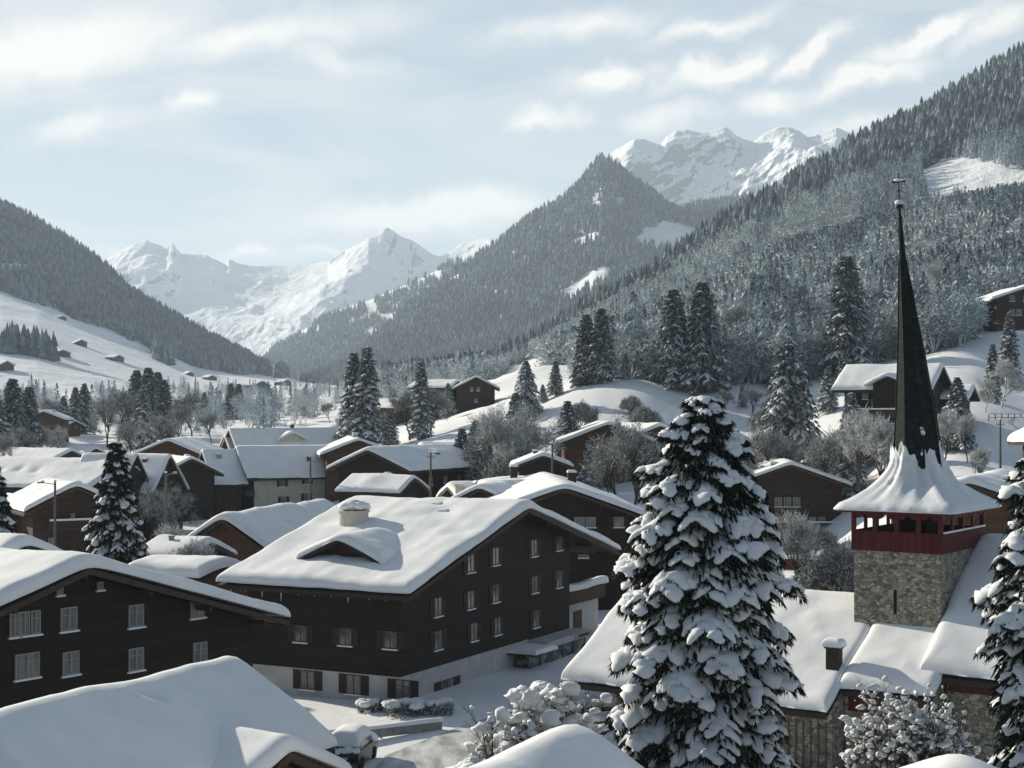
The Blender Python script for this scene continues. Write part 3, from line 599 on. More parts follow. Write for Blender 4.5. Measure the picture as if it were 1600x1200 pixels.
def win_get(w, h, fm, gm, sm):
    k = (w, h, fm, gm, sm)
    if k not in WM:
        f, p, s = win_meshes(w, h, None); sh = None
        if sm:
            q = MB(); sw = w * .46
            q.box(-sw / 2, sw / 2, -.06, 0, -h / 2, h / 2); q.box(-sw / 2 - .0, sw / 2, -.085, -.06, -h / 2, -h / 2 + .08); q.box(-sw / 2, sw / 2, -.085, -.06, h / 2 - .08, h / 2)
            sh = q.mesh('shutter', M[sm])
        snl = MB(); snl.box(-w / 2 - .05, w / 2 + .05, -.155, -.07, -h / 2 - .0, -h / 2 + .05)
        WM[k] = (f.mesh('window_frame', M[fm]), p.mesh('pane', M[gm]), s.mesh('sill', M['snow']), sh)
    return WM[k]
def put_window(parent, x, y, z, rz, w=1.15, h=1.3, fm='frame', gm='glass', sm=None, open_=1.0):
    fr, pa, si, sh = win_get(w, h, fm, gm, sm)
    o = link('window', fr, parent); o.location = (x, y, z); o.rotation_euler = (0, 0, rz)
    link('pane', pa, o); link('sill', si, o)
    if sh:
        for s in (-1, 1):
            q = link('shutter', sh, parent); dx = s * (w / 2 + w * .25)
            q.location = (x + math.cos(rz) * dx, y + math.sin(rz) * dx, z); q.rotation_euler = (0, 0, rz)
    return o

def snow_sheet(name, x0, x1, y0, y1, zf, th, parent, seed=0, res=.45, edge=None, bumps=(), ripple=.03, wob=.16, material='snow', open_edges=()):
    """a thick snow cover over the height function zf(x, y); rounded edges, soft unevenness"""
    r = min(edge or th * 1.1, .33 * (x1 - x0), .33 * (y1 - y0))
    ev = [0, .015, .06, .15, .3, .55, .85, 1.2]
    def axis(a, b):
        n = max(4, int((b - a - 2 * r * 1.2) / res)); mid = np.linspace(a + r * 1.2, b - r * 1.2, n)
        e = np.array(ev) * r
        return np.concatenate([a + e[:-1], mid, (b - e[:-1])[::-1]])
    xs, ys = axis(x0, x1), axis(y0, y1); X, Y = np.meshgrid(xs, ys)
    wx = wob * fbm(Y * .35 + 31, Y * 0 + seed, seed, 3); wy = wob * fbm(X * .35 + 3, X * 0 + seed + 9, seed + 4, 3)
    sx = np.clip((X - (x0 + x1) / 2) / ((x1 - x0) / 2), -1, 1); sy = np.clip((Y - (y0 + y1) / 2) / ((y1 - y0) / 2), -1, 1)
    dx = np.minimum(X - x0, x1 - X); dy = np.minimum(Y - y0, y1 - Y)
    d = np.clip(np.minimum(dx, dy) / r, 0, 1)
    XX = X + wx * sx ** 5; YY = Y + wy * sy ** 5
    t_ = th * (1 - (1 - d) ** 2.6) ** (1 / 2.6)
    base = zf(XX, YY)
    bmp = fbm(X * .28, Y * .28, seed + 1, 3) * .22 + fbm(X * .12, Y * 1.1, seed + 2, 3) * ripple + fbm(X * .9, Y * .9, seed + 3, 3) * .05
    top = base + t_ * (1 + bmp * .9) + bmp * .35 * d * th
    for bx, by, br, bh in bumps:
        q = np.exp(-(((XX - bx) ** 2 + (YY - by) ** 2) / br ** 2)); top += bh * q * np.minimum(1, t_ / th)
    n1, n2 = X.shape; ix = np.arange(n1 * n2).reshape(n1, n2)
    q = np.stack([ix[:-1, :-1], ix[:-1, 1:], ix[1:, 1:], ix[1:, :-1]], -1).reshape(-1, 4)
    V1 = np.stack([XX, YY, top], -1).reshape(-1, 3); V2 = np.stack([XX, YY, base - .0], -1).reshape(-1, 3); o = n1 * n2
    q2 = q[:, ::-1] + o
    b_ = np.concatenate([ix[0, :], ix[1:, -1], ix[-1, -2::-1], ix[-2:0:-1, 0]]); c_ = np.roll(b_, -1)
    sk = np.stack([b_, b_ + o, c_ + o, c_], -1)
    me = np_mesh(name, np.concatenate([V1, V2]), np.concatenate([q, q2, sk]), M[material], True)
    return link(name, me, parent)

def facade(i, f, px, py):
    """where the wall plane f of a house is seen at photo point (px, py): (along the wall, height)"""
    q = (px - 800) / F
    if f == 'f': o, d = i['o'], i['ux']
    elif f == 'r': o, d = i['o'] + i['ux'] * i['W'] / 2, i['uy']
    else: o, d = i['o'] - i['ux'] * i['W'] / 2, i['uy']
    t_ = (q * o.y - o.x) / (d.x - q * d.y); Y = o.y + d.y * t_
    return t_, CH - (py - HZ) / F * Y - i['base']
def chalet(name, label, cat, apex, rot, W, L, slope, snow=.5, oh=(1.2, 1.1), wall='wood', lower=None, front=(), left=(), right=(), autof=None, autol=None, autor=None,
           win=dict(), chim=(), balc=(), bumps=(), anchor='front', seed=None, group=None, base=None, purl=True, ripple=.03, ridge_r=None, res=.45, pxw=(), cut=None):
    px, py, Y = apex; P = at(px, py, Y); a = math.radians(rot); ux = Vector((math.cos(a), math.sin(a))); uy = Vector((-math.sin(a), math.cos(a)))
    og, oe = oh
    o2 = Vector((P.x, P.y)) + (uy * og if anchor == 'front' else -uy * (L + og))
    if not chim and W > 6 and cat in ('house', 'chalet') and not name.startswith(('low_roof', 'gabled', 'porch', 'bottom', 'corner', 'edge')): chim = [((-.13 if int(px) % 2 else .15) * W, L * (.3 + .05 * (int(px) % 7)), .75, .65, 'concr' if int(px) % 3 else 'redh')]
    seed = seed if seed is not None else int(abs(px * 7 + py * 3)) % 997
    gb = min(gz(*(o2 + ux * i * W / 2 + uy * j * L)) for i in (-1, 1) for j in (0, 1))
    gb = (gb if base is None else base)
    root = empty(name, (o2.x, o2.y, gb), a, label, cat, group)
    zr = P.z - gb - snow * 1.08                     # ridge top of the boards, local
    rr = ridge_r if ridge_r is not None else min(.7, W * .06)
    hw = W / 2 + oe; ze = zr - slope * W / 2        # wall top at the eaves
    # walls
    mb = MB(); th = .30
    cx_ = W / 2 if cut is None else cut
    mb.prism_y([(-W / 2, -2), (cx_, -2), (cx_, zr - slope * cx_ - th), (0, zr - th), (-W / 2, ze - th)], 0, L)
    mb.obj('wall', M[wall], root)
    if lower:
        lh, lm = lower; mb = MB(); mb.box(-W / 2 - .06, W / 2 + .06, -.06, L + .06, -2.2, lh); mb.obj('ground_floor', M[lm], root)
    # roof
    mb = MB(); y0, y1 = -og, L + og
    def slab(ya, yb, t0, t1, inset, mi=0):
        xx = hw - inset
        mb.prism_y([(-xx, zr - slope * xx - t1), (-xx, zr - slope * xx - t0), (0, zr - t0), (xx, zr - slope * xx - t0), (xx, zr - slope * xx - t1), (0, zr - t1)], ya, yb, mi)
    slab(y0, y1, .0, .16, 0); slab(y0 + .12, y1 - .12, .16, .24, .15)
    for s in (-1, 1):                               # fascia at the eaves and barge boards on the gable
        xx = hw; zz = zr - slope * xx; mb.box(min(s * xx, s * (xx + .05)), max(s * xx, s * (xx + .05)), y0 + .02, y1 - .02, zz - .30, zz - .02)
    roof = mb.obj('roof', [M['roofw']], root)
    for s in (-1, 1):
        mb = MB(); mb.prism_y([(0, zr - .02), (s * hw, zr - slope * hw - .02), (s * hw, zr - slope * hw - .30), (0, zr - .32)][::s], y0 - .05, y0 - .01)
        link('barge_board', mb.mesh('barge_board', M['trim']), roof)
    if purl and Y < 240:
        mb = MB(); mb.box(-.10, .10, y0 + .2, .1, -.28, -.03); pm = mb.mesh('purlin', M['trim']); n = max(1, int(W / 7))
        for i in range(-n, n + 1):
            x = i / n * (W / 2 - .1); q = link('purlin', pm, roof); q.location = (x, 0, zr - slope * abs(x) - .30)
    # snow
    def zf(X, Yy): return zr + rr * .5 * slope + .01 - slope * np.sqrt(X ** 2 + rr ** 2 * .25)
    if snow > .05:
        snow_sheet('snow_cover', -hw - .08, hw + .08, y0 - .10, y1 + .10, zf, snow, roof, seed, res, bumps=[(c[0] - .0, c[1], max(c[3], .5) * 1.1, -.22 * snow) for c in chim] + list(bumps), ripple=ripple)
    # chimneys: (x, y, height above roof, size, material, cap)
    for c in chim:
        x, y, h, s, cm = c[:5]; z = zr - slope * abs(x)
        mb = MB(); s2 = c[5] if len(c) > 5 else s
        mb.box(x - s / 2, x + s / 2, y - s2 / 2, y + s2 / 2, z - .5, z + h, 0); mb.box(x - s / 2 - .07, x + s / 2 + .07, y - s2 / 2 - .07, y + s2 / 2 + .07, z + h, z + h + .09, 0)
        ch = mb.obj('chimney', M[cm], roof)
        def zz(X, Yy, z=z, h=h): return X * 0 + z + h + .09
        if s > .5: snow_sheet('snow_cap', x - s / 2 - .1, x + s / 2 + .1, y - s2 / 2 - .1, y + s2 / 2 + .1, zz, .28, ch, seed + 5, .2, wob=.05)
    wd = dict(w=1.1, h=1.25, fm='frame', gm='glass', sm=None); wd.update(win)
    def roofz(x): return zr - slope * abs(x) - .55
    def face(f, u, z, kw):
        d = dict(wd); d.update(kw); off = .0
        if lower and z < lower[0]: off = .06
        if f == 'f': put_window(root, u, -off, z, 0, **d)
        elif f == 'l': put_window(root, -W / 2 - off, u, z, -math.pi / 2, **d)
        else: put_window(root, W / 2 + off, u, z, math.pi / 2, **d)
    for f, lst in (('f', front), ('l', left), ('r', right)):
        for q in lst: face(f, q[0], q[1], q[2] if len(q) > 2 else {})
    for f, au in (('f', autof), ('l', autol), ('r', autor)):
        if not au: continue
        n, z0, dz = au; span = W if f == 'f' else L; z = z0
        while True:
            done = 0
            for i in range(n):
                u = (i + .5) / n * span - (span / 2 if f == 'f' else 0)
                top = roofz(u) if f == 'f' else ze - .4
                if z + wd['h'] / 2 < top - .1: face(f, u, z, {}); done += 1
            z += dz
            if not done or z > zr: break
    # balconies: (face, u0, u1, z, depth)
    for f, u0, u1, z, dp in balc:
        e = empty('balcony', (0, 0, 0)); e.parent = root
        mb = MB()
        mb.box(u0, u1, -dp, -.0, z - .16, z); 
        n = int((u1 - u0) / .16)
        for i in range(n + 1):
            x = u0 + (u1 - u0) * i / n; mb.box(x - .055, x + .055, -dp + .01, -dp + .05, z, z + .85)
        mb.box(u0, u1, -dp - .03, -dp + .07, z + .85, z + .95)
        for x in (u0, u1): mb.box(x - .04, x + .04, -dp + .07, 0, z, z + .9)
        bo = mb.mesh('railing', M['trim']); rl = link('railing', bo, e)
        sn = snow_sheet('snow_cap', u0 - .06, u1 + .06, -dp - .12, -dp + .14, lambda X, Yy, z=z: X * 0 + z + .95, .22, e, seed + 3, .4, wob=.03)
        if f == 'l': e.location = (-W / 2, 0, 0); e.rotation_euler = (0, 0, -math.pi / 2); 
        if f == 'r': e.location = (W / 2, 0, 0); e.rotation_euler = (0, 0, math.pi / 2)
    inf = dict(o=o2, ux=ux, uy=uy, W=W, base=gb)
    for f, q in pxw: fp = facade(inf, f, q[0], q[1]); face(f, fp[0], fp[1], q[2] if len(q) > 2 else {})
    return root, dict(zr=zr, ze=ze, ux=ux, uy=uy, o=o2, base=gb, W=W, L=L, slope=slope, seed=seed)

# ---------------------------------------------------------------- the big chalet in the middle
SH = dict(sm='shut', gm='glass', fm='framed')
W1, L1 = 33, 12.8
r1, i1 = chalet('hotel_chalet', 'huge dark wooden chalet with broad snow roof and dormer, centre of the village', 'chalet', (826, 781, 119), 62.8, W1, L1, .272, snow=.62, oh=(1.6, 1.5),
    base=0, seed=3, cut=10.9, ripple=.10, ridge_r=1.6, res=.4,
    chim=[(-1.6, 5.6, .5, .7, 'dark'), (-3.0, 4.2, .45, .7, 'dark')], bumps=[(-3, 9, 2.0, .10)])
zr, ze = i1['zr'], i1['ze']
mb = MB(); GF = facade(i1, 'f', 700, 1036)[1]; mb.box(-W1 / 2 - .08, 3.0, -.08, L1 + .08, -2, GF); mb.obj('ground_floor', M['plasw'], r1)
for k, row in enumerate(([(735, 880), (774, 869), (834, 856), (873, 847)], [(684, 948), (735, 937), (774, 927), (835, 913), (873, 905)], [(684, 1000), (740, 987), (777, 978), (837, 967)])):
    for j, (a_, b_) in enumerate(row):
        x, z = facade(i1, 'f', a_, b_); put_window(r1, x, 0, z, 0, w=1.1, h=1.35, sm='shut', gm='glassc' if (j + k) % 3 == 1 else 'glass', fm='framed')
x, z = facade(i1, 'f', 697, 1075); put_window(r1, x, -.08, z, 0, w=1.9, h=1.3, fm='framed', gm='glass', sm='shut')
for a_, b_ in ((631, 1077), (554, 1069), (482, 1062)): y, z = facade(i1, 'l', a_, b_); put_window(r1, -W1 / 2 - .08, y, z, -math.pi / 2, w=1.25, h=1.35, fm='framed', gm='glassc', sm='shut')
for a_, b_ in ((610, 1000), (540, 995), (470, 990)): y, z = facade(i1, 'l', a_, b_); put_window(r1, -W1 / 2, y, z, -math.pi / 2, w=1.1, h=1.2, fm='framed', gm='glass', sm='shut')
# shop front with canopy along the right of the gable
e = empty('shop_front', (0, 0, 0)); e.parent = r1
SX0, SX1 = facade(i1, 'f', 800, 1000)[0], 10.9; zc_ = facade(i1, 'f', 870, 992)[1]; zw_ = facade(i1, 'f', 870, 1042)[1]
mb = MB(); mb.box(SX0, SX1, -1.5, 0, -1.5, zw_); mb.obj('plinth', M['concr'], e)
mb = MB(); mb.box(SX0 + .2, SX1 - .1, -1.42, .1, zw_, zc_ - .25); mb.obj('shop_window', M['shopglass'], e)
mb = MB()
for k in range(6): x = SX0 + .1 + (SX1 - SX0 - .2) * k / 5; mb.box(x - .05, x + .05, -1.5, -1.42, zw_, zc_ - .25)
mb.obj('mullion', M['grey'], e)
mb = MB(); mb.box(SX0 + 2.6, SX1 + .3, -1.9, .0, zc_ - .25, zc_ + .25); mb.obj('canopy', M['plasw'], e)
mb = MB(); mb.box(SX0 - 1.0, SX0 + 2.5, -2.6, .0, zc_ - .35, zc_ - .2); mb.obj('awning', M['trim'], e)
snow_sheet('awning_snow', SX0 - 1.1, SX0 + 2.6, -2.7, 0, lambda X, Yy: X * 0 + zc_ - .2, .35, e, 8, .3)
mb = MB(); mb.box(SX1 - 3.0, SX1 + .2, -1.94, -1.9, zc_ - .2, zc_ + .2); mb.obj('sign_board', M['frame'], e)
mb = MB(); rnd = random.Random(2)
for k in range(7): x = SX1 - 2.4 + k * .3; mb.box(x, x + .20, -1.96, -1.94, zc_ - .10, zc_ + .10)
mb.obj('sign_lettering', M['dark'], e)
# recessed right end: balcony with a wavy cushion of snow over a white ground floor
e = empty('recessed_end', (0, 0, 0)); e.parent = r1
zb_ = facade(i1, 'f', 950, 912)[1]
mb = MB(); mb.box(10.95, 16.4, 3.2, L1 - .1, -2, zr - .272 * 16.5 - .4); mb.obj('recess_wall', M['wood'], e)
mb = MB(); mb.box(11.3, 19.5, 1.2, 3.1, -2, zb_ - 1.25); mb.obj('white_wall', M['plasw'], e)
mb = MB(); mb.box(11.0, 20.0, .7, 3.1, zb_ - 1.24, zb_ - 1.05); mb.box(11.0, 20.0, .7, .8, zb_ - 1.04, zb_); mb.obj('balcony', M['trim'], e)
snow_sheet('balcony_snow', 10.9, 20.1, .3, 1.2, lambda X, Yy: X * 0 + zb_, .55, e, 18, .3, wob=.25)
mb = MB(); mb.box(14.2, 15.8, 1.1, 1.19, .2, zb_ - 2.0); mb.obj('doorway', M['wood3'], e)
for x in (12.2, 14.4): put_window(r1, x, 3.2, zb_ + 1.2, 0, w=1.0, h=1.2, fm='framed', gm='glass')
# icicles hanging from the near eave corner
mb = MB(); rnd = random.Random(4)
for k in range(11):
    y = -1.4 + k * 1.45 + rnd.random() * .3; l = .15 + rnd.random() ** 3 * .7
    mb.tube((-W1 / 2 - 1.5, y, zr - .272 * 18 - .22), (-W1 / 2 - 1.5, y, zr - .272 * 18 - .22 - l), .045, .006, 5)
mb.obj('icicle', M['snow2'], r1)
# dormer on the left slope: its little gable looks the way the slope falls
dx, dy = -12.0, 6.3; dz0 = zr - .272 * 12.0
e = empty('dormer', (0, 0, 0)); e.parent = r1; e.location = (dx - 1.6, dy, zr - .272 * (12 + 1.6)); e.rotation_euler = (0, 0, -math.pi / 2)
mb = MB(); mb.prism_y([(-2.6, -.6), (2.6, -.6), (2.6, .75), (0, 1.95), (-2.6, .75)], 0, 5); mb.obj('dormer_wall', M['wood2'], e)
mb = MB(); mb.prism_y([(-3.6, .42), (0, 2.1), (3.6, .42), (3.6, .24), (0, 1.9), (-3.6, .24)], -.9, 6.5); mb.obj('dormer_roof', M['roofw'], e)
snow_sheet('dormer_snow', -3.7, 3.7, -1.05, 7.4, lambda X, Yy: 2.25 - .467 * np.sqrt(X ** 2 + .25) - np.clip(Yy - 4.5, 0, 3) * .05, .55, e, 21, .3, ripple=.02)
mb = MB(); mb.box(-.9, .9, -.05, 0, -.1, .9); mb.obj('dormer_window', M['dark'], e)
# round masonry chimney with heaped snow
e = empty('chimney', (0, 0, 0)); e.parent = r1; x, y = -6.6, 10.2; z = zr - .272 * 6.6; e.location = (x, y, z)
mb = MB(); mb.tube((0, 0, -.6), (0, 0, 1.55), 1.15, 1.15, 20); mb.tube((0, 0, 1.55), (0, 0, 1.7), 1.25, 1.25, 20); mb.obj('chimney_stack', M['plas'], e)
mb = MB(); rnd = random.Random(8)
for k in range(11):
    a = k * 2.4; q = .85 * math.sqrt(k / 11); mb.ball((q * math.cos(a), q * math.sin(a), 1.95 + .28 * (1 - q)), .5, 10, 7, jit=.25, seed=k, sq=(1.1, 1.1, .62))
mb.obj('snow_cap', M['snow'], e, True)

# ---------------------------------------------------------------- near left buildings
CW = dict(w=.62, h=1.15, fm='frame', gm='glassc', sm=None)
r2, i2 = chalet('front_chalet', 'large dark timber chalet with very wide snow roof at the left edge, facing the viewer', 'chalet', (140, 866, 75), 55, 25, 14, .295, snow=.62, oh=(1.3, 1.6), base=0, seed=12, win=CW,
    ripple=.05, ridge_r=1.3, res=.4, chim=[(-2.2, 5.5, .55, .9, 'roofw', .7), (2.6, 6.8, .35, .9, 'iron', .6), (-6.5, 3.6, .4, .9, 'roofw', .6), (-8.0, 2.8, .35, .8, 'roofw', .5), (7.6, 9.4, .6, .5, 'concr')],
    bumps=[(-5, 4, 1.2, -.25), (-9, 2, 1.4, .2), (-3.6, 6.2, 1.2, .22)])
zr2 = i2['zr']
for a_, b_, w_, h_ in ((22, 976, .55, 1.15), (38, 974, .55, 1.15), (55, 972, .55, 1.15), (107, 967, 1.0, 1.15), (212, 962, 1.0, 1.15), (308, 949, 1.0, 1.1), (93, 923, .36, .4), (156, 915, .36, .4), (42, 1040, 1.4, 1.2), (110, 1036, 1.0, 1.15), (212, 1030, 1.0, 1.15), (312, 1020, 1.0, 1.15)):
    x, z = facade(i2, 'f', a_, b_); put_window(r2, x, 0, z, 0, w=w_, h=h_, fm='frame', gm='glassc')
e = empty('chimney', (0, 0, 0)); e.parent = r2; e.location = (2.2, 13.0, zr2 - .65)
mb = MB(); mb.box(-1.7, 1.7, -.7, .7, -.5, 1.25); mb.obj('chimney_stack', M['plas'], e)
mb = MB()
for k in range(8): mb.ball((-1.35 + (k % 4) * .85, (-.3 if k < 4 else .35), 1.55 + (.25 if k in (0, 1) else 0)), .55, 10, 7, jit=.25, seed=k + 20, sq=(1, .8, .75))
mb.obj('snow_cap', M['snow'], e, True)
chalet('side_chalet', 'snow-roofed house rising just behind the wide chalet at the far left', 'chalet', (44, 836, 92), 55, 14, 12, .42, snow=.6, base=0, seed=44, ripple=.03, ridge_r=1)

r4, i4 = chalet('low_roof_house', 'near house with a smooth shaded snow roof, bottom left corner', 'house', (371, 1020, 57), -27.2, 7.0, 11.6, .58, snow=.55, oh=(.8, .8), anchor='back', base=0, seed=61, ripple=.03, ridge_r=.5, res=.3,
    bumps=[(.9, 6.5, .32, -.42), (1.2, 6.3, .5, .12)], wall='wood2')
chalet('gabled_annex', 'small brown gabled roof with thick snow in front of the shaded near roof', 'house', (452, 1146, 50), 60, 4.6, 5.6, .46, snow=.55, oh=(.7, .9), base=0, seed=62, ripple=.015, ridge_r=.6, wall='wood3', res=.25)
chalet('corner_outhouse', 'snow-capped little roof cut off by the bottom left corner', 'house', (-28, 1128, 47), -27.2, 6, 6, .5, snow=.5, oh=(.6, .6), anchor='back', base=0, seed=64, wall='wood3')
chalet('porch_house', 'near house with rounded snow ridge at the bottom centre, below the snowy bush', 'house', (905, 1127, 47), -27.2, 9.6, 7.5, .56, snow=.6, oh=(.7, .7), anchor='back', base=0, seed=65, ripple=.02, ridge_r=.9, res=.3, wall='wood2')
chalet('bottom_right_house', 'near house showing only a rounded snow ridge at the bottom right', 'house', (1492, 1169, 42), -20, 8, 6, .5, snow=.6, oh=(.7, .7), anchor='back', base=0, seed=66, ripple=.02, ridge_r=1.0, res=.3)

# ---------------------------------------------------------------- church with its tower
A = math.radians(-35)
CHE = e = empty('church', (3.14, 94.3, 0), A, 'low stone church with steep snow roofs and a red-galleried tower under a dark needle spire', 'church')
def gable_x(parent, x0, x1, ye, yr, yb, z_e, slope, nm, wallm, wx0, wx1, wy, seed, sn=.5, bumps=(), ripple=.05, rr=.8):
    """roof with ridge along local x: front eave ye, ridge yr, back eave yb"""
    zr_ = z_e + slope * (yr - ye); mb = MB(); th = .3
    vs = [(wy, -2), (yb - .8, -2), (yb - .8, zr_ - slope * (yb - .8 - yr) - th), (yr, zr_ - th), (wy, z_e + slope * (wy - ye) - th)]
    mb.add([(wx0, y, z) for y, z in vs] + [(wx1, y, z) for y, z in vs], [(0, 4, 3, 2, 1), (5, 6, 7, 8, 9), (0, 1, 6, 5), (1, 2, 7, 6), (2, 3, 8, 7), (3, 4, 9, 8), (4, 0, 5, 9)])
    mb.obj(nm + '_wall', M[wallm], parent)
    mb = MB(); zb = zr_ - slope * (yb - yr)
    vs = [(ye, z_e), (yr, zr_), (yb, zb), (yb, zb - .22), (yr, zr_ - .22), (ye, z_e - .22)]
    mb.add([(x0, y, z) for y, z in vs] + [(x1, y, z) for y, z in vs], [(5, 4, 3, 2, 1, 0), (6, 7, 8, 9, 10, 11)] + [(i, (i + 1) % 6, (i + 1) % 6 + 6, i + 6) for i in range(6)])
    mb.box(x0 + .02, x1 - .02, ye - .06, ye, z_e - .34, z_e - .02)
    rf = mb.obj(nm + '_roof', M['roofw'], parent)
    snow_sheet('snow_cover', x0 - .1, x1 + .1, ye - .14, yb + .1, lambda X, Y: zr_ + .01 + rr * .5 * slope - slope * np.sqrt((Y - yr) ** 2 + rr ** 2 * .25), sn, rf, seed, .33, bumps=bumps, ripple=ripple)
    return rf
fr = gable_x(e, 0, 17.3, 0, 8.8, 17.6, 3.3, .57, 'aisle', 'stone', 3.0, 17.2, .9, 5, .55, ripple=.05, bumps=[(13.6, 6.2, .5, .13), (14.2, 5.5, .45, .12), (14.8, 4.6, .3, .1), (12.0, 3.0, 1.0, .08), (9, 5, 1.2, .08)])
gable_x(e, 17.42, 22.5, 1.85, 8.8, 12, 3.3 + .57 * 1.85, .57, 'porch', 'stone', 17.3, 22.4, 2.5, 7, .55, ripple=.03, bumps=[(18.6, 3.2, .5, .12), (19.5, 3.6, .5, .14), (20.5, 3.2, .5, .12)])
gable_x(e, 21.55, 38, 3.0, 13.0, 23, 5.4, .65, 'nave', 'stone', 22.6, 37.5, 4.0, 9, .62, ripple=.02)
mb = MB(); mb.box(17.5, 22.4, 2.46, 2.5, 3.1, 4.1); mb.box(22.7, 37.5, 3.95, 3.998, 4.5, 5.4); mb.obj('eave_frieze', M['redh'], e)
mb = MB(); 
for x in np.arange(9.2, 17.0, .45): mb.box(x - .04, x + .04, .80, .88, -.5, 2.6)
mb.obj('slatted_screen', M['pole'], e)
mb = MB(); mb.box(4.6, 5.3, .84, .9, .2, 1.5); mb.box(25.6, 26.3, 3.94, 4, 0.3, 3.4); mb.obj('church_window', M['dark'], e)
c_ = empty('chimney', (16.6, 2.6, 0)); c_.parent = e
mb = MB(); mb.box(-.38, .38, -.3, .3, 4.0, 6.5); mb.box(-.46, .46, -.38, .38, 6.5, 6.6); mb.obj('chimney_stack', M['roofw'], c_)
snow_sheet('snow_cap', -.55, .55, -.45, .45, lambda X, Y: X * 0 + 6.6, .42, c_, 3, .2, wob=.1)
# bell tower
TX, TY, TW, TD = 16.3, 6.2, 5.2, 7.2
bt = empty('bell_tower', (TX, TY, 0)); bt.parent = e
mb = MB(); mb.box(0, TW, 0, TD, -1, 11.95); mb.obj('tower_wall', M['stone'], bt)
mb = MB(); mb.box(2.42, 2.60, -.02, .0, 8.2, 9.6); mb.obj('slit_window', M['dark'], bt)
g0, g1 = 11.95, 14.15; ov = .12
mb = MB(); zb = 12.95
mb.box(-ov, TW + ov, -ov, 0, g0 - .15, zb); mb.box(TW, TW + ov, 0, TD, g0 - .15, zb); mb.box(-ov, 0, 0, TD, g0 - .15, zb); mb.box(-ov, TW + ov, TD, TD + ov, g0 - .15, zb); mb.box(0, TW, 0, TD, 11.96, 12.1)
mb.obj('gallery_parapet', M['red'], bt)
mb = MB()
def bays(n, ln, put):
    s = ln / n
    for i in range(n + 1):
        u = i * s; w_ = .13
        put(u - w_, u + w_, zb, g1)
    for i in range(n):
        u = (i + .5) * s; h = s / 2
        for sg in (-1, 1):
            pts = [(u + sg * h, zb + .35), (u + sg * h, g1), (u, g1), (u, g1 - .22), (u + sg * h * .42, g1 - .48), (u + sg * h * .72, zb + .75)]
            put.poly(pts if sg > 0 else pts[::-1])
class PutF:
    def __init__(s, ax, pos): s.ax = ax; s.pos = pos
    def __call__(s, a, b, z0, z1):
        p = s.pos
        if s.ax == 'y': mb.box(a, b, p - .06, p + .08, z0, z1)
        else: mb.box(p - .08, p + .06, a, b, z0, z1)
    def poly(s, pts):
        n = len(pts); p = s.pos
        if s.ax == 'y': vs = [(a, p - .02, z) for a, z in pts] + [(a, p + .05, z) for a, z in pts]
        else: vs = [(p + .02, a, z) for a, z in pts] + [(p - .05, a, z) for a, z in pts]
        mb.add(vs, [tuple(reversed(range(n))), tuple(range(n, 2 * n))] + [(i, (i + 1) % n, (i + 1) % n + n, i + n) for i in range(n)])
bays(4, TW, PutF('y', -.04)); bays(4, TD, PutF('x', TW + .04)); bays(4, TW, PutF('y', TD + .0)); bays(4, TD, PutF('x', .0))
mb.obj('gallery_arcade', M['redh'], bt)
mb = MB(); mb.box(1.6, 3.4, 2.5, 4.6, 12.1, 14.1); mb.tube((2.5, 1.6, 12.9), (2.5, 1.6, 13.7), .55, .25, 14); mb.obj('bell_frame', M['dark'], bt)
mb = MB(); mb.box(TW + ov, TW + ov + .10, -.0, TD, zb, zb + .10); mb.obj('parapet_snow', M['snow'], bt)
# flared skirt roof, snow on it, octagonal spire leaning a little
EX, EY = TW / 2 + .95, TD / 2 + .75
def skirt(off, zoff, z_top, nz=14, na=64, wob=0, jag=0, seed=0):
    V = []; rg = np.random.default_rng(seed)
    for i in range(nz + 1):
        t_ = i / nz
        for k in range(na):
            a = 2 * math.pi * (k + .5) / na; ca, sa = math.cos(a), math.sin(a)
            top = z_top + (jag * (.5 * math.sin(3 * a + 1.1) + .35 * math.sin(7 * a + .4) + .5 * vnoise(np.array(k * .7), np.array(0.), seed)) if jag else 0)
            sq = 1 / max(abs(ca), abs(sa)); oc = 1.42
            q = (1 - t_) ** 2.3; rx = EX * sq * q + oc * (1 - q); ry = EY * sq * q + oc * (1 - q)
            z = g1 + zoff + (top - g1 - zoff) * t_
            n = wob * float(fbm(np.array(a * 6.0), np.array(t_ * 5), seed + 3, 4))
            V.append((TW / 2 + ca * (rx + off * (1 - t_ * .55) + n) - .25 * t_ ** 3, TD / 2 + sa * (ry + off * (1 - t_ * .55) + n), z))
    ix = np.arange((nz + 1) * na).reshape(nz + 1, na)
    q = np.stack([ix[:-1], np.roll(ix[:-1], -1, 1), np.roll(ix[1:], -1, 1), ix[1:]], -1).reshape(-1, 4)
    return V, q
V, q = skirt(0, 0, 16.9); V2 = np.array(V); b0 = len(V2); und = V2[:64].copy(); und[:, 2] -= .12; V2 = np.concatenate([V2, und])
ring = np.arange(64); q = np.concatenate([q, np.stack([ring + b0, np.roll(ring, -1) + b0, np.roll(ring, -1), ring], -1)])
cen = len(V2); V2 = np.concatenate([V2, [[TW / 2, TD / 2, g1 - .12]]])
link('skirt_roof', np_mesh('skirt_roof', V2, [q, np.stack([np.roll(ring, -1) + b0, ring + b0, ring * 0 + cen], -1)], M['redh']), bt)
V, q = skirt(.12, .05, 17.3, nz=26, na=96, wob=.09, jag=.6, seed=5)
V = np.array(V); rim = V[:96].copy(); rim[:, 2] -= .06; rim2 = V[:96] * 1.0; V[:96, 2] += .02; V[96:, 2] += .22
n = len(V); V = np.concatenate([V, rim]); ring = np.arange(96)
q = np.concatenate([q, np.stack([ring + n, np.roll(ring, -1) + n, np.roll(ring, -1), ring], -1)])
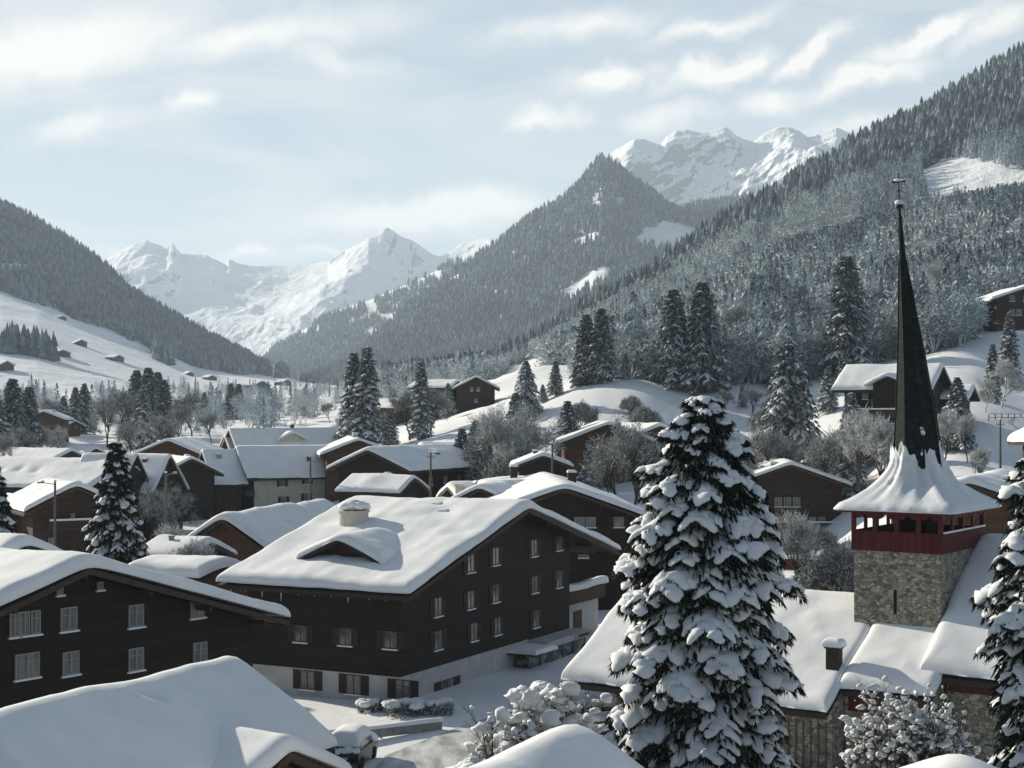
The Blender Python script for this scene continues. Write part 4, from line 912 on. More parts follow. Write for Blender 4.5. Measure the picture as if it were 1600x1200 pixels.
V = np.concatenate([V, [[TW / 2, TD / 2, g1 + .03]]])
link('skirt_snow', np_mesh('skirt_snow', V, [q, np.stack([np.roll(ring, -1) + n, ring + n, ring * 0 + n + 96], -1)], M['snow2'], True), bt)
# spire
prof = [(16.2, 1.56, 0, 0), (17.0, 1.48, -.05, 0), (19.5, 1.22, -.18, 0), (23.0, .84, -.45, 0), (26.5, .47, -.78, 0), (29.0, .22, -1.02, 0), (32.3, .07, -1.22, 0)]
mb = MB(); n = 8
for i in range(len(prof) - 1):
    vs = []
    for z, r_, dx, dy in (prof[i], prof[i + 1]):
        for k in range(n):
            a = 2 * math.pi * (k + .5) / n + .2; vs.append((TW / 2 + dx + r_ * math.cos(a), TD / 2 + dy + r_ * math.sin(a), z))
    mb.add(vs, [(k, (k + 1) % n, (k + 1) % n + n, k + n) for k in range(n)])
for k in range(n):
    for i in range(len(prof) - 2):
        a = 2 * math.pi * (k + .5) / n + .2; (z0, r0, d0, _), (z1, r1_, d1, _) = prof[i], prof[i + 1]
        mb.tube((TW / 2 + d0 + r0 * math.cos(a), TD / 2 + r0 * math.sin(a), z0), (TW / 2 + d1 + r1_ * math.cos(a), TD / 2 + r1_ * math.sin(a), z1), .05, .035, 5)
mb.obj('spire', M['spire'], bt)
mb = MB(); tx, ty = TW / 2 - 1.22, TD / 2
mb.tube((tx, ty, 32.0), (tx - .06, ty, 34.2), .05, .035, 6); mb.ball((tx, ty, 32.2), .24, 12, 8, sq=(1, 1, .8)); mb.box(tx - .45, tx + .38, ty - .03, ty + .03, 33.62, 33.72); mb.box(tx - .12, tx + .12, ty - .03, ty + .03, 33.1, 33.17)
mb.add([(tx - .4, ty, 33.75), (tx - .1, ty + .03, 33.72), (tx - .1, ty + .03, 33.95), (tx + .3, ty, 33.9), (tx + .1, ty, 33.7)], [(0, 1, 2), (1, 4, 3, 2)])
mb.obj('weather_vane', M['iron'], bt)
mb = MB(); mb.ball((tx, ty, 32.42), .27, 12, 7, jit=.15, sq=(1, 1, .6)); mb.ball((tx - .02, ty, 33.78), .16, 10, 6, jit=.3, sq=(2.4, .8, .6))
rnd = random.Random(3)
for k in range(4):     # patches of snow stuck to the spire
    i = 0.0; z = 17.3 + (k // 2) * 1.2 + rnd.random() * .5; r_ = float(np.interp(z, [p[0] for p in prof], [p[1] for p in prof])); dx = float(np.interp(z, [p[0] for p in prof], [p[2] for p in prof])); a = -1.05 + .16 * math.sin(k * .9) + rnd.uniform(-.12, .12)
    mb.ball((TW / 2 + dx + r_ * .95 * math.cos(a), TD / 2 + r_ * .95 * math.sin(a), z), rnd.uniform(.05, .14), 8, 6, jit=.6, seed=k, sq=(1, 1, rnd.uniform(.8, 2.0)))
mb.obj('spire_snow', M['snow2'], bt, True)
# ---------------------------------------------------------------- the other houses of the village
D = dict(sm='shut', gm='glass')
chalet('chalet', 'dark chalet directly behind the big middle roof, with one black chimney', 'chalet', (882, 754, 150), 3, 14.5, 26, .36, snow=.55, oh=(1.3, 1.4), base=1.5, seed=71, win=dict(w=1.0, h=1.0, gm='glassc', fm='frame'),
    front=[(-1.3, 7.4), (-.2, 7.4), (1.6, 7.4), (2.7, 7.4), (5.5, 7.4, dict(gm='glass', sm='shut')), (-3, 4.4), (2, 4.4)], ripple=.03, ridge_r=1, chim=[(2.4, 17, 1.6, .9, 'roofw')], bumps=[(-3, 9, 1.5, .1)])
e_, i_ = chalet('chalet', 'brown chalet with balcony and yellow ground floor right of the great spruce', 'chalet', (1236, 720, 203), -4, 13.5, 15, .36, snow=.5, oh=(1.5, 1.3), wall='wood2', seed=72, lower=(2.9, 'plasy'), win=dict(w=.95, h=1.25, fm='frame', gm='glassc'),
    front=[(-1.5, 6.5), (-.3, 6.5), (.9, 6.5), (-3, 3.9), (-1.8, 3.9), (1.8, 3.9), (3.0, 3.9), (4.2, 3.9), (-3, 1.4), (1, 1.4), (2.5, 1.4)], balc=[('f', -6, 6, 2.9, 1.4)], chim=[(2.1, 1.5, .9, .6, 'roofw'), (-1.8, 3, .6, .8, 'concr'), (-3, 6, .6, .5, 'roofw')], base=1.2)
chalet('chalet', 'cream walled house with a thick snow roof, just left of the spire foot', 'house', (1400, 688, 216), 5, 12, 10, .42, snow=.6, wall='plas', seed=73, oh=(1.6, 1.4), win=dict(w=.8, h=.8), front=[(-2.5, 3.5), (0, 3.5), (2.5, 3.5)], base=8.5)
e_, i_ = chalet('hillside_chalet', 'large dark chalet on the slope behind the spire, gable at its right end', 'chalet', (1474, 566, 214), 60, 9, 11.5, .55, snow=.55, oh=(1.2, 1.6), wall='wood', seed=74, lower=(2.6, 'plas'), win=dict(w=.9, h=1.1),
    autol=(4, 4.5, 3), left=[(3, 1.2), (7, 1.2), (9.8, 1.2), (10.3, 5.6), (8.5, 5.6)], base=16.4)
for k in ('cross',):
    e = empty('cross_gable', (-9 / 2 - 2.0, 4.6, 0), -math.pi / 2); e.parent = e_; zr = i_['zr']
    mb = MB(); mb.prism_y([(-2.2, -1), (2.2, -1), (2.2, zr - 2.5), (0, zr - 1.5), (-2.2, zr - 2.5)], 0, 5); mb.obj('gable_wall', M['wood'], e)
    mb = MB(); mb.box(-4.6, 6.6, -1.2, -1.1, 2.6, 3.6); mb.box(-4.6, 6.6, -1.2, .0, 2.5, 2.62); mb.obj('balcony', M['trim'], e)
    snow_sheet('gable_snow', -3.2, 3.2, -1.4, 6, lambda X, Y: zr - 1.2 - .5 * np.sqrt(X ** 2 + .2), .5, e, 3, .35)
    snow_sheet('balcony_snow', -4.7, 6.7, -1.35, -.9, lambda X, Y: X * 0 + 3.6, .2, e, 4, .5, wob=.03)
chalet('shed', 'low shed with a shaded snow roof leaning against the hillside chalet, right of the spire', 'shed', (1522, 600, 219), 62, 6, 8, .42, snow=.45, wall='woodv', seed=75, base=17)
chalet('chalet', 'dark chalet high on the right edge of the picture above the snow field', 'chalet', (1618, 441, 330), 3, 16, 16, .34, snow=.6, oh=(1.6, 1.6), wall='wood2', seed=76, win=dict(w=1.2, h=1.3, gm='glassc'), front=[(-4.5, 4), (-3, 4), (0, 4), (2, 4), (-4.5, 7), (-1.5, 7)], base=37)
chalet('chalet', 'broad dark wing with snowy roof beside the high chalet at the right edge', 'chalet', (1548, 466, 338), 58, 10, 7, .3, snow=.5, wall='wood', seed=77, base=38)
chalet('chalet', 'brown chalet with a low snow roof, left of the great spruce behind a frosted tree', 'chalet', (952, 657, 235), 2, 13.5, 14, .40, snow=.55, oh=(1.2, 1.0), wall='wood3', seed=78, win=dict(w=.9, h=1), front=[(-3, 4.2), (0, 4.2), (2.5, 4.2)], base=10.6)
chalet('chalet', 'chalet with sunlit snow roof just left of the tip of the great spruce', 'chalet', (1032, 660, 245), 20, 12, 14, .40, snow=.55, wall='wood3', seed=79, win=dict(w=.9, h=1), autof=(3, 4, 2.8), base=11.6)
chalet('chalet', 'dark gabled chalet just right of the tip of the great spruce', 'chalet', (1138, 668, 228), -6, 11, 15, .55, snow=.5, wall='wood', seed=80, win=dict(w=.9, h=1), autof=(2, 4, 2.8), base=10.2)
chalet('small_chalet', 'small dark chalet with a snow-laden balcony, beside a lamp post left of the great spruce', 'chalet', (849, 706, 212), 2, 6.6, 8, .38, snow=.5, wall='wood', seed=81, oh=(1.0, .9), win=dict(w=.7, h=1.0, gm='glassc'), front=[(-1.3, 2.6), (-.4, 2.6), (.8, 2.6)], balc=[('f', -2.4, 3.6, 1.3, 1.1)], base=4.2)
chalet('low_house', 'low house with tiny dark gable and a masonry chimney behind the big roof', 'house', (750, 754, 166), -20, 6.2, 10, .50, snow=.6, wall='wood3', seed=82, oh=(.9, .9), chim=[(-3.0, 1.0, 1.6, .9, 'plas')], ridge_r=1, win=dict(w=.8, h=.8, gm='glassc'), front=[(0, 2.5, dict(w=1.2))], base=3.0)
chalet('flat_roof_house', 'low building with a puffy flat snow roof behind the big chalet ridge', 'house', (812, 748, 172), 4, 7.6, 9, .12, snow=.8, wall='wood3', seed=83, oh=(.5, .6), ridge_r=2, chim=[(-.2, 6, 1.9, .8, 'roofw', .7), (2.4, 4, .8, .5, 'roofw')], base=4)
chalet('low_house', 'low snow-heaped roof between the small gable and the utility pole', 'house', (700, 752, 180), -70, 7, 7, .35, snow=.6, wall='wood3', seed=84, base=3.5)
chalet('long_chalet', 'long dark chalet with bright snow roof right of the white house', 'chalet', (575, 697, 216), -27.2, 11.5, 21, .42, snow=.55, oh=(1.3, 1.2), wall='wood', seed=85, win=dict(w=1.0, h=1.1), front=[(0, 4.2), (-2.4, 4.2), (2.4, 4.2)], autor=(5, 3.4, 3), chim=[(3.2, 12, .6, 1.0, 'roofw')], bumps=[(3, 13.5, 1, .25)], base=3.4)
chalet('chalet', 'brown gabled house behind the long chalet, its roof carrying a small dormer', 'house', (560, 683, 248), 12, 10, 11, .40, snow=.5, wall='wood3', seed=86, chim=[(0, 4, .9, .8, 'plas')], base=6)
chalet('chalet', 'snow-roofed house half hidden behind the long chalet, right of the dormer roof', 'house', (656, 690, 262), -70, 8, 13, .35, snow=.5, wall='wood3', seed=87, base=8)
# white house
WH = dict(w=.95, h=1.3, sm='shut', fm='frame', gm='glassc')
r, i = chalet('white_house', 'white-walled house with brown shutters and a steep blue-shaded snow roof', 'house', (369, 696, 250), -62, 10.4, 23, .80, snow=.32, oh=(1.3, .9), wall='plas', seed=88, win=WH, base=2.2, ridge_r=.3,
    pxw=[('r', (441, 754)), ('r', (480, 750)), ('r', (516, 746)), ('r', (443, 782)), ('r', (479, 777)), ('r', (519, 773))], chim=[(3.2, 10, .9, .5, 'iron'), (2.2, 14.5, .5, .4, 'iron'), (-1, 17, 1.0, .6, 'concr')], ripple=.01)
mb = MB(); mb.prism_y([(-5.2, 0), (5.2, 0), (5.2, i['ze'] - .4), (0, i['zr'] - .5), (-5.2, i['ze'] - .4)], -.12, -.0); mb.obj('timber_gable', M['woodv'], r)
mb = MB(); mb.box(-3, 5.9, -1.5, -.12, 3.9, 4.05); mb.box(-3, 5.9, -1.55, -1.45, 4.05, 5.0); mb.box(5.8, 5.9, -1.45, -.12, 4.05, 5.0); mb.obj('gable_balcony', M['trim'], r)
mb = MB(); mb.tube((5.3, 12.5, 0), (5.3, 12.5, i['ze'] - .6), .07, .07, 6); mb.obj('downpipe', M['grey'], r)
chalet('steep_wing', 'steep snow-roofed dark wing standing against the left end of the white house', 'house', (316, 701, 248), -62, 10, 4.2, .92, snow=.35, oh=(.8, .8), wall='woodv', seed=89, base=2, ridge_r=.3, ripple=.01)
r, i = chalet('steep_roof_house', 'tall steep-roofed house behind the white one, with a small gabled dormer', 'house', (357, 668, 295), -62, 11, 20, .80, snow=.4, oh=(1, .8), wall='wood', seed=90, base=4, ridge_r=.4, chim=[(-.5, 12, 1.2, .7, 'redh'), (-.8, 5, 1, .9, 'plas')])
e = empty('dormer', (3.6, 10.5, i['zr'] - 1.5), math.pi / 2); e.parent = r
mb = MB(); mb.prism_y([(-2.2, -2), (2.2, -2), (2.2, -.3), (0, .9), (-2.2, -.3)], 0, 3.4); mb.obj('dormer_wall', M['plas'], e)
snow_sheet('dormer_snow', -3.2, 3.2, -.8, 5, lambda X, Y: 1.0 - .5 * np.sqrt(X ** 2 + .1), .4, e, 3, .35)
chalet('small_steep_roof', 'little dark gable peeping out left of the tall steep-roofed house', 'house', (350, 678, 297), -62, 6, 5, .8, snow=.4, wall='wood', seed=91, base=5)
chalet('steep_gable_house', 'house with a steep dark triangular gable turned right, directly right of the tall left spruce', 'house', (214, 705, 205), 77, 9, 6.5, 1.05, snow=.4, oh=(.6, .6), wall='wood', seed=92, base=2, ridge_r=.3)
chalet('steep_gable_house', 'second house with a steep dark triangular gable, next to the pole with the lamp', 'house', (267, 708, 212), 75, 9.5, 7.5, .95, snow=.45, oh=(.6, .6), wall='wood', seed=93, base=2, ridge_r=.6, bumps=[(-3, 3, 1.2, .3)])
chalet('chalet', 'wide brown gabled chalet behind the two steep roofs on the left', 'chalet', (262, 684, 252), -4, 12, 13, .42, snow=.5, wall='wood3', seed=94, win=dict(w=.9, h=1.1), front=[(0, 6), (-2, 3.4), (2, 3.4)], chim=[(-1, 5, .5, .4, 'iron')], base=2.4)
chalet('chalet', 'dark house partly hidden between the steep gable and the steep dark wing', 'chalet', (300, 712, 236), 30, 8, 8, .5, snow=.45, wall='wood', seed=95, base=2)
chalet('long_house', 'long low building with a pale snow roof spotted with dents, far left behind the poles', 'house', (196, 716, 204), 66, 13, 26, .46, snow=.5, oh=(.8, 1.0), wall='wood', seed=96, base=1.5, ridge_r=1.0, bumps=[(-3.6, 14, .7, -.35), (-4.2, 17, .6, -.35), (-3.8, 11, .6, -.3)], chim=[(2, 14, 1, .8, 'concr')])
r, i = chalet('chalet', 'dark chalet with two pale windows behind the lamp pole at the left', 'chalet', (120, 752, 178), 30, 9.5, 12, .5, snow=.55, wall='wood2', seed=97, oh=(1.1, 1.2), base=0, win=dict(w=.8, h=1.5, gm='glassc'), front=[(-2.6, 4.4), (2.2, 4.6), (-.2, 7.6, dict(w=.5, h=.6)), (-2.6, 1.6), (2.2, 1.6)], balc=[('f', -3, 4, 6.2, .9)], ridge_r=1)
chalet('chalet', 'dark house below the long snow roof at the left edge, beside the frosted spruce', 'chalet', (46, 776, 184), 30, 10, 10, .42, snow=.5, wall='wood2', seed=98, base=0, win=dict(w=.8, h=1.4, gm='glassc'), front=[(3.2, 4.4), (1, 4.4), (3.2, 1.5)], chim=[(1.2, 2.0, 1.5, .9, 'roofw')])
for k, (px, py, Y, rot, W_, L_, lb) in enumerate([
    (112, 700, 300, 60, 9, 16, 'low snow roof far left of the tall left spruce, in front of the steaming trees'), (150, 697, 330, 62, 8, 12, 'snow-roofed house just above the tip of the tall left spruce'),
    (68, 640, 400, 5, 9, 9, 'small brown chalet among the frosted trees at the far left'), (118, 655, 430, 62, 6, 9, 'tiny snow roof right of the small brown chalet, far left')]):
    chalet('village_house', lb, 'house', (px, py, Y), rot, W_, L_, .4, snow=.5, wall='wood3', seed=100 + k, purl=False, win=dict(w=.8, h=1), front=[(-1.5, 3), (1.5, 3)])
# foreground row between the two large roofs
chalet('brown_gable_house', 'house with long wavy snow roof and a brown gable, centre left between the large roofs', 'house', (347, 801, 150), -14, 9.0, 25, .66, snow=.62, oh=(1.2, .9), wall='wood3', seed=110, base=-.2, ridge_r=1.2, bumps=[(2, 9, 1.3, -.3), (2.4, 15, 1.2, -.25), (1, 12, 1, .2), (0, 18, 1.4, -.25)], win=dict(w=.8, h=.8, fm='framed'), front=[(0, 4.4)])
chalet('garage', 'small building with a smooth snow roof and stub chimney below the brown gable', 'garage', (330, 838, 138), 60, 5.6, 5, .42, snow=.55, oh=(.6, .7), wall='wood3', seed=111, base=-.2, ridge_r=.8, anchor='front', chim=[(-1.0, 3.2, .9, .35, 'grey')])
chalet('garage', 'low outbuilding under one rounded pillow of snow, right of the wide left chalet', 'garage', (348, 868, 120), 66, 5.0, 6.0, .25, snow=.85, oh=(.5, .6), wall='wood3', seed=112, base=0, ridge_r=2.0)
r, i = chalet('shed_roof_building', 'low annex with a terraced blue-shaded snow roof, right of the white house', 'house', (648, 741, 200), 62, 6.5, 8.5, .5, snow=.45, oh=(.6, .6), wall='wood', seed=113, base=2, ridge_r=.8, bumps=[(-2, 5, 1.6, .3)])
# dark chalet on the hillock, houses behind it
r, i = chalet('hillock_chalet', 'almost black chalet with three pale windows on the snowy hillock in the middle distance', 'chalet', (744, 586, 350), 3, 8.6, 9, .52, snow=.45, wall='woodv', seed=114, oh=(1.1, 1.1), win=dict(w=.7, h=.8, gm='glassc'), front=[(-1, 5.2), (.5, 5.2), (0, 2.6)], base=19.5)
chalet('hillock_barn', 'barn with a snow roof joined to the left of the black hillock chalet', 'barn', (716, 592, 358), 62, 6, 9, .4, snow=.5, wall='woodv', seed=115, base=20)
chalet('village_house', 'snow-roofed house between the two tall spruces and the leaning pine', 'house', (636, 622, 390), 50, 8, 14, .4, snow=.5, wall='wood3', seed=116, purl=False)
chalet('village_house', 'low snow roof at the far right end of the village behind the church', 'house', (1514, 743, 124), -27, 13, 14, .34, snow=.6, wall='wood3', seed=117, base=6, oh=(1, 1.2))
chalet('edge_house', 'corner of a house with thick roof snow at the right edge, above the snowy spruce', 'house', (1676, 652, 150), 0, 5, 6, .5, snow=.7, wall='wood2', seed=118, base=10)

# farm buildings and barns far away on the slopes
def on_hill(px, py, lay):
    V, pxs, tt = LAY[lay]; QX = V[..., 0] / V[..., 1] * F + 800; QY = HZ - (V[..., 2] - CH) / V[..., 1] * F
    d = (QX - px) ** 2 + (QY - py) ** 2; k = np.unravel_index(np.argmin(d), d.shape); return V[k]
def barn(px, py, lay, w_, d_, h_, rot, label, name='hay_barn', group='far barns on the white meadows'):
    p = on_hill(px, py, lay); r = empty(name, tuple(p), math.radians(rot), label, 'barn', group)
    mb = MB(); mb.prism_y([(-w_ / 2, -3), (w_ / 2, -3), (w_ / 2, h_ * .6), (0, h_), (-w_ / 2, h_ * .6)], 0, d_); mb.obj('wall', M['wood2'], r)
    mb = MB(); s = .4 * h_ / (w_ / 2); a = w_ / 2 + 1
    mb.prism_y([(-a, h_ - s * a), (0, h_), (a, h_ - s * a), (a, h_ - s * a + .7), (0, h_ + .8), (-a, h_ - s * a + .7)], -1, d_ + 1); mb.obj('snow_roof', M['snow'], r, False)
for q in [(97, 500, 16, 9, 5, 70, 'lone barn high on the left meadow under the forest edge'), (56, 542, 22, 9, 6, 75, 'long dark barn on the left meadow, left one of the middle row'), (75, 545, 12, 8, 5, 60, 'short barn touching the long one on the left meadow'),
          (125, 541, 11, 9, 6, 30, 'small square barn alone in the middle of the left meadow'), (97, 557, 22, 9, 6, 70, 'barn with trees beside it on the left meadow'), (186, 564, 20, 9, 6, 75, 'wide barn right of centre on the left meadow'),
          (10, 581, 14, 9, 7, 60, 'barn at the left edge below the tree strip'), (144, 494, 9, 7, 4, 60, 'tiny hut at the forest edge above the left meadow'), (298, 588, 9, 7, 5, 40, 'small barn standing alone below the left forest'),
          (332, 594, 12, 8, 5, 50, 'small barn with pale roof right of the lone one below the left forest')]:
    barn(q[0], q[1], 'left_hill', *q[2:])
barn(380, 584, 'left_hill', 26, 16, 11, 65, 'large farmhouse with snow roof at the foot of the left forest', 'farmhouse', None)
barn(408, 612, 'left_hill', 30, 12, 9, 70, 'long farm building at the meadow foot above the valley trees', 'farmhouse', None)
barn(446, 603, 'left_hill', 16, 10, 7, 60, 'farm shed right of the long farm building at the valley end', 'farmhouse', None)
barn(1567, 306, 'right_hill', 9, 7, 5, 70, 'dark hay hut alone on the sunlit clearing high on the right hill')

# ---------------------------------------------------------------- trees
def tube_chain(V, Fc, pts, rad, n=5):
    o = len(V); pts = [Vector(p) for p in pts]
    for i, p in enumerate(pts):
        d = (pts[min(i + 1, len(pts) - 1)] - pts[max(i - 1, 0)]).normalized(); a = d.orthogonal().normalized(); b_ = d.cross(a)
        for k in range(n):
            q = 2 * math.pi * k / n; V.append(tuple(p + (a * math.cos(q) + b_ * math.sin(q)) * rad[i]))
    for i in range(len(pts) - 1):
        for k in range(n): Fc.append((o + i * n + k, o + i * n + (k + 1) % n, o + (i + 1) * n + (k + 1) % n, o + (i + 1) * n + k))
def spruce(seed, H, R, nb, sub, needles, snow, det=6, ring=8, tongue=1.0, droop=.42, shape=.8, nlen=.32, nw=.05, frac0=.04, topy=.0):
    """returns trunk, needle and snow meshes of a snow-laden spruce"""
    r = random.Random(seed); rg = np.random.default_rng(seed); TV, TF = [], []; NV = []; SV = []; SF = []; so = 0
    tube_chain(TV, TF, [(0, 0, -1), (0, 0, H * .3), (r.uniform(-.1, .1), 0, H * .7), (0, 0, H * .985)], [H * .020, H * .016, H * .007, .02], 8)
    def tongue_(P, wd, th):
        nonlocal so
        m_ = len(P); P = np.array(P); T = np.gradient(P, axis=0); T /= np.linalg.norm(T, axis=1)[:, None] + 1e-9
        S = np.cross(T, [0, 0, 1.0]); S /= np.linalg.norm(S, axis=1)[:, None] + 1e-9; U = np.cross(S, T)
        ph = np.linspace(0, 2 * np.pi, ring, endpoint=False); ca, sa = np.cos(ph), np.sin(ph)
        t_ = np.linspace(0, 1, m_); prof = np.sin(np.pi * (.08 + .90 * t_ ** .85)) ** .55
        n = 1 + .13 * rg.standard_normal((m_, ring)) + .20 * np.sin(rg.uniform(0, 6.28) + np.arange(m_) * rg.uniform(1.2, 2.4))[:, None]
        up = np.where(sa > 0, sa * th, sa * th * .35)
        W_ = (wd * prof)[:, None] * ca[None] * n; Z_ = (prof ** .8)[:, None] * up[None] * n
        V_ = P[:, None] + S[:, None] * W_[..., None] + U[:, None] * Z_[..., None]
        SV.append(V_.reshape(-1, 3)); ix = np.arange(m_ * ring).reshape(m_, ring) + so
        SF.append(np.stack([ix[:-1], np.roll(ix[:-1], -1, 1), np.roll(ix[1:], -1, 1), ix[1:]], -1).reshape(-1, 4)); so += m_ * ring
        # needle sprays round and below
        k = int(needles * (.6 + wd)); i_ = rg.integers(0, m_, k); sd = rg.choice([-1, 1], k)
        lat = rg.uniform(.35, 1.12, k); base = P[i_] + S[i_] * (sd * lat * wd * prof[i_])[:, None] - U[i_] * (th * .12)
        L_ = nlen * rg.uniform(.5, 1.2, k)
        dirv = S[i_] * (sd * rg.uniform(.0, 1.1, k))[:, None] + T[i_] * rg.uniform(.1, 1.1, k)[:, None] + np.array([0, 0, -1.0]) * rg.uniform(.1, 1.0, k)[:, None]
        dirv /= np.linalg.norm(dirv, axis=1)[:, None]; side = np.cross(dirv, rg.standard_normal((k, 3))); side /= np.linalg.norm(side, axis=1)[:, None] + 1e-9
        NV.append(np.stack([base + side * nw, base - side * nw, base + dirv * L_[:, None]], 1).reshape(-1, 3))
    for i in range(nb):
        h = frac0 + (1 - frac0) * ((i + .5) / nb) ** .92; h = min(.985, h); z = H * h
        prf = min(1, ((1 - h) / .3) ** .62) if shape == 'full' else max(.03, (1 - h)) ** shape * (1.0 if h > .12 else .8)
        ln = R * prf * r.choice((r.uniform(.5, .8), r.uniform(.8, 1.12), r.uniform(.85, 1.18))) + .12
        az = i * 2.39996 + r.uniform(-.4, .4); d = np.array([math.cos(az), math.sin(az), 0]); up_ = .25 * h - .02; dr = droop * (1.1 - .55 * h) * r.uniform(.7, 1.3)
        tt = np.linspace(0.05, 1, det); P = [d * ln * q * (1 - .08 * q) + np.array([0, 0, z + ln * (up_ * q - dr * q * q)]) for q in tt]
        wd = snow * (.16 + .12 * ln ** .6) * r.uniform(.8, 1.25) * tongue
        tongue_(P, wd, wd * .46)
        s_ = np.cross(d, [0, 0, 1]); nsub = max(1, int(sub * (.4 + .6 * min(1, ln / R * 1.3))))
        for j in range(nsub):
            q = .22 + .72 * (j + r.random()) / nsub; sd = (-1) ** j; bpt = d * ln * q * (1 - .08 * q) + np.array([0, 0, z + ln * (up_ * q - dr * q * q)])
            l2 = ln * r.uniform(.22, .42) * (1.2 - .6 * q); dd = d * r.uniform(.35, .8) + s_ * sd * r.uniform(.6, 1.0); dd /= np.linalg.norm(dd)
            Pq = [bpt + dd * l2 * u + np.array([0, 0, -l2 * (.25 * u + .40 * u * u) - .03]) for u in np.linspace(0, 1, max(4, det - 1))]
            w2 = wd * r.uniform(.62, 1.05); tongue_(Pq, w2, w2 * .5)
    # inner dark mass of hanging twigs
    k = int(nb * needles * .9); hh = rg.uniform(frac0, .96, k) ; zz = H * hh; rad = R * (np.minimum(1, ((1 - hh) / .3) ** .62) if shape == 'full' else (1 - hh) ** shape) * rg.uniform(.05, .80, k); a = rg.uniform(0, 6.28, k)
    base = np.stack([rad * np.cos(a), rad * np.sin(a), zz - rad * .15], -1); dirv = np.stack([np.cos(a) * .5, np.sin(a) * .5, -rg.uniform(.2, 1, k)], -1); L_ = nlen * 1.7 * rg.uniform(.6, 1.2, k)
    side = np.cross(dirv, rg.standard_normal((k, 3))); side /= np.linalg.norm(side, axis=1)[:, None]
    NV.append(np.stack([base + side * nw * 2.2, base - side * nw * 2.2, base + dirv * L_[:, None]], 1).reshape(-1, 3))
    NV = np.concatenate(NV); NF = np.arange(len(NV)).reshape(-1, 3)
    t_me = np_mesh('trunk', np.array(TV), np.array(TF), M['bark'], True)
    return t_me, NV, NF, np.concatenate(SV), np.concatenate(SF)
def make_spruce(loc, spec, nm, sm, label, name='snowy_spruce', group=None, cat='spruce', snown='snow_load'):
    t_me, NV, NF, SV, SF = spruce(**spec)
    r = empty(name, loc, random.random() * 0, label, cat, group)
    link('trunk', t_me, r); link('crown', np_mesh('crown', NV, NF, M[nm]), r); link(snown, np_mesh(snown, SV, SF, M[sm], True), r)
    return r
def copy_tree(o, parent=None):
    c = o.copy(); COL.objects.link(c); c.parent = parent
    for ch in o.children: copy_tree(ch, c)
    return c
p = at(1098, 640, 60)
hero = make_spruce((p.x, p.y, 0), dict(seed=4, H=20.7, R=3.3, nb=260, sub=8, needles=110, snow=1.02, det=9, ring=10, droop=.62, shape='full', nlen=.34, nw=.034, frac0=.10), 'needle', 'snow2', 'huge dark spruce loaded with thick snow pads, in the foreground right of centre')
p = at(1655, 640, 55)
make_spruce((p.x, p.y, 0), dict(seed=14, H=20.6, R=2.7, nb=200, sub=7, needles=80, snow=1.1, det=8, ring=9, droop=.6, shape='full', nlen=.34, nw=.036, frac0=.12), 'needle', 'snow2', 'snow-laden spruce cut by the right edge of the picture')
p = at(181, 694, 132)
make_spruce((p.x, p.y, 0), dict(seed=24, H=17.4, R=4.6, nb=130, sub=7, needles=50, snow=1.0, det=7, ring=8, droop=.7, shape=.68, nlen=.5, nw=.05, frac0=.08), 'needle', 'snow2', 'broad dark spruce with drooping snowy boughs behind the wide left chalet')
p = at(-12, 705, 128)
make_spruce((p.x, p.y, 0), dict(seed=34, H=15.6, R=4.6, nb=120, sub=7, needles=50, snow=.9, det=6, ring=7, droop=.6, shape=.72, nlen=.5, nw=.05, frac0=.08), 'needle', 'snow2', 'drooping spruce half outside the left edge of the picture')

# kinds of smaller trees (mesh data shared by their copies)
KIND = {}
def kind_spruce(k, **sp):
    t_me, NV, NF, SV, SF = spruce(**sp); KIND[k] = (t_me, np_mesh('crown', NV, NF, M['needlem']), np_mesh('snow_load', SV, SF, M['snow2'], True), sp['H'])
kind_spruce('slim', seed=51, H=20, R=3.3, nb=90, sub=5, needles=30, snow=1.05, det=5, ring=6, droop=.6, shape=.6, nlen=.6, nw=.07)
kind_spruce('wide', seed=52, H=18, R=6.4, nb=100, sub=6, needles=30, snow=.8, det=5, ring=6, droop=.75, shape=.68, nlen=.65, nw=.07)
kind_spruce('mid', seed=53, H=18, R=4.6, nb=90, sub=5, needles=34, snow=.95, det=5, ring=6, droop=.6, shape=.72, nlen=.6, nw=.07)
kind_spruce('dark', seed=54, H=20, R=4.2, nb=95, sub=5, needles=46, snow=.82, det=5, ring=6, droop=.5, shape=.55, nlen=.7, nw=.08)
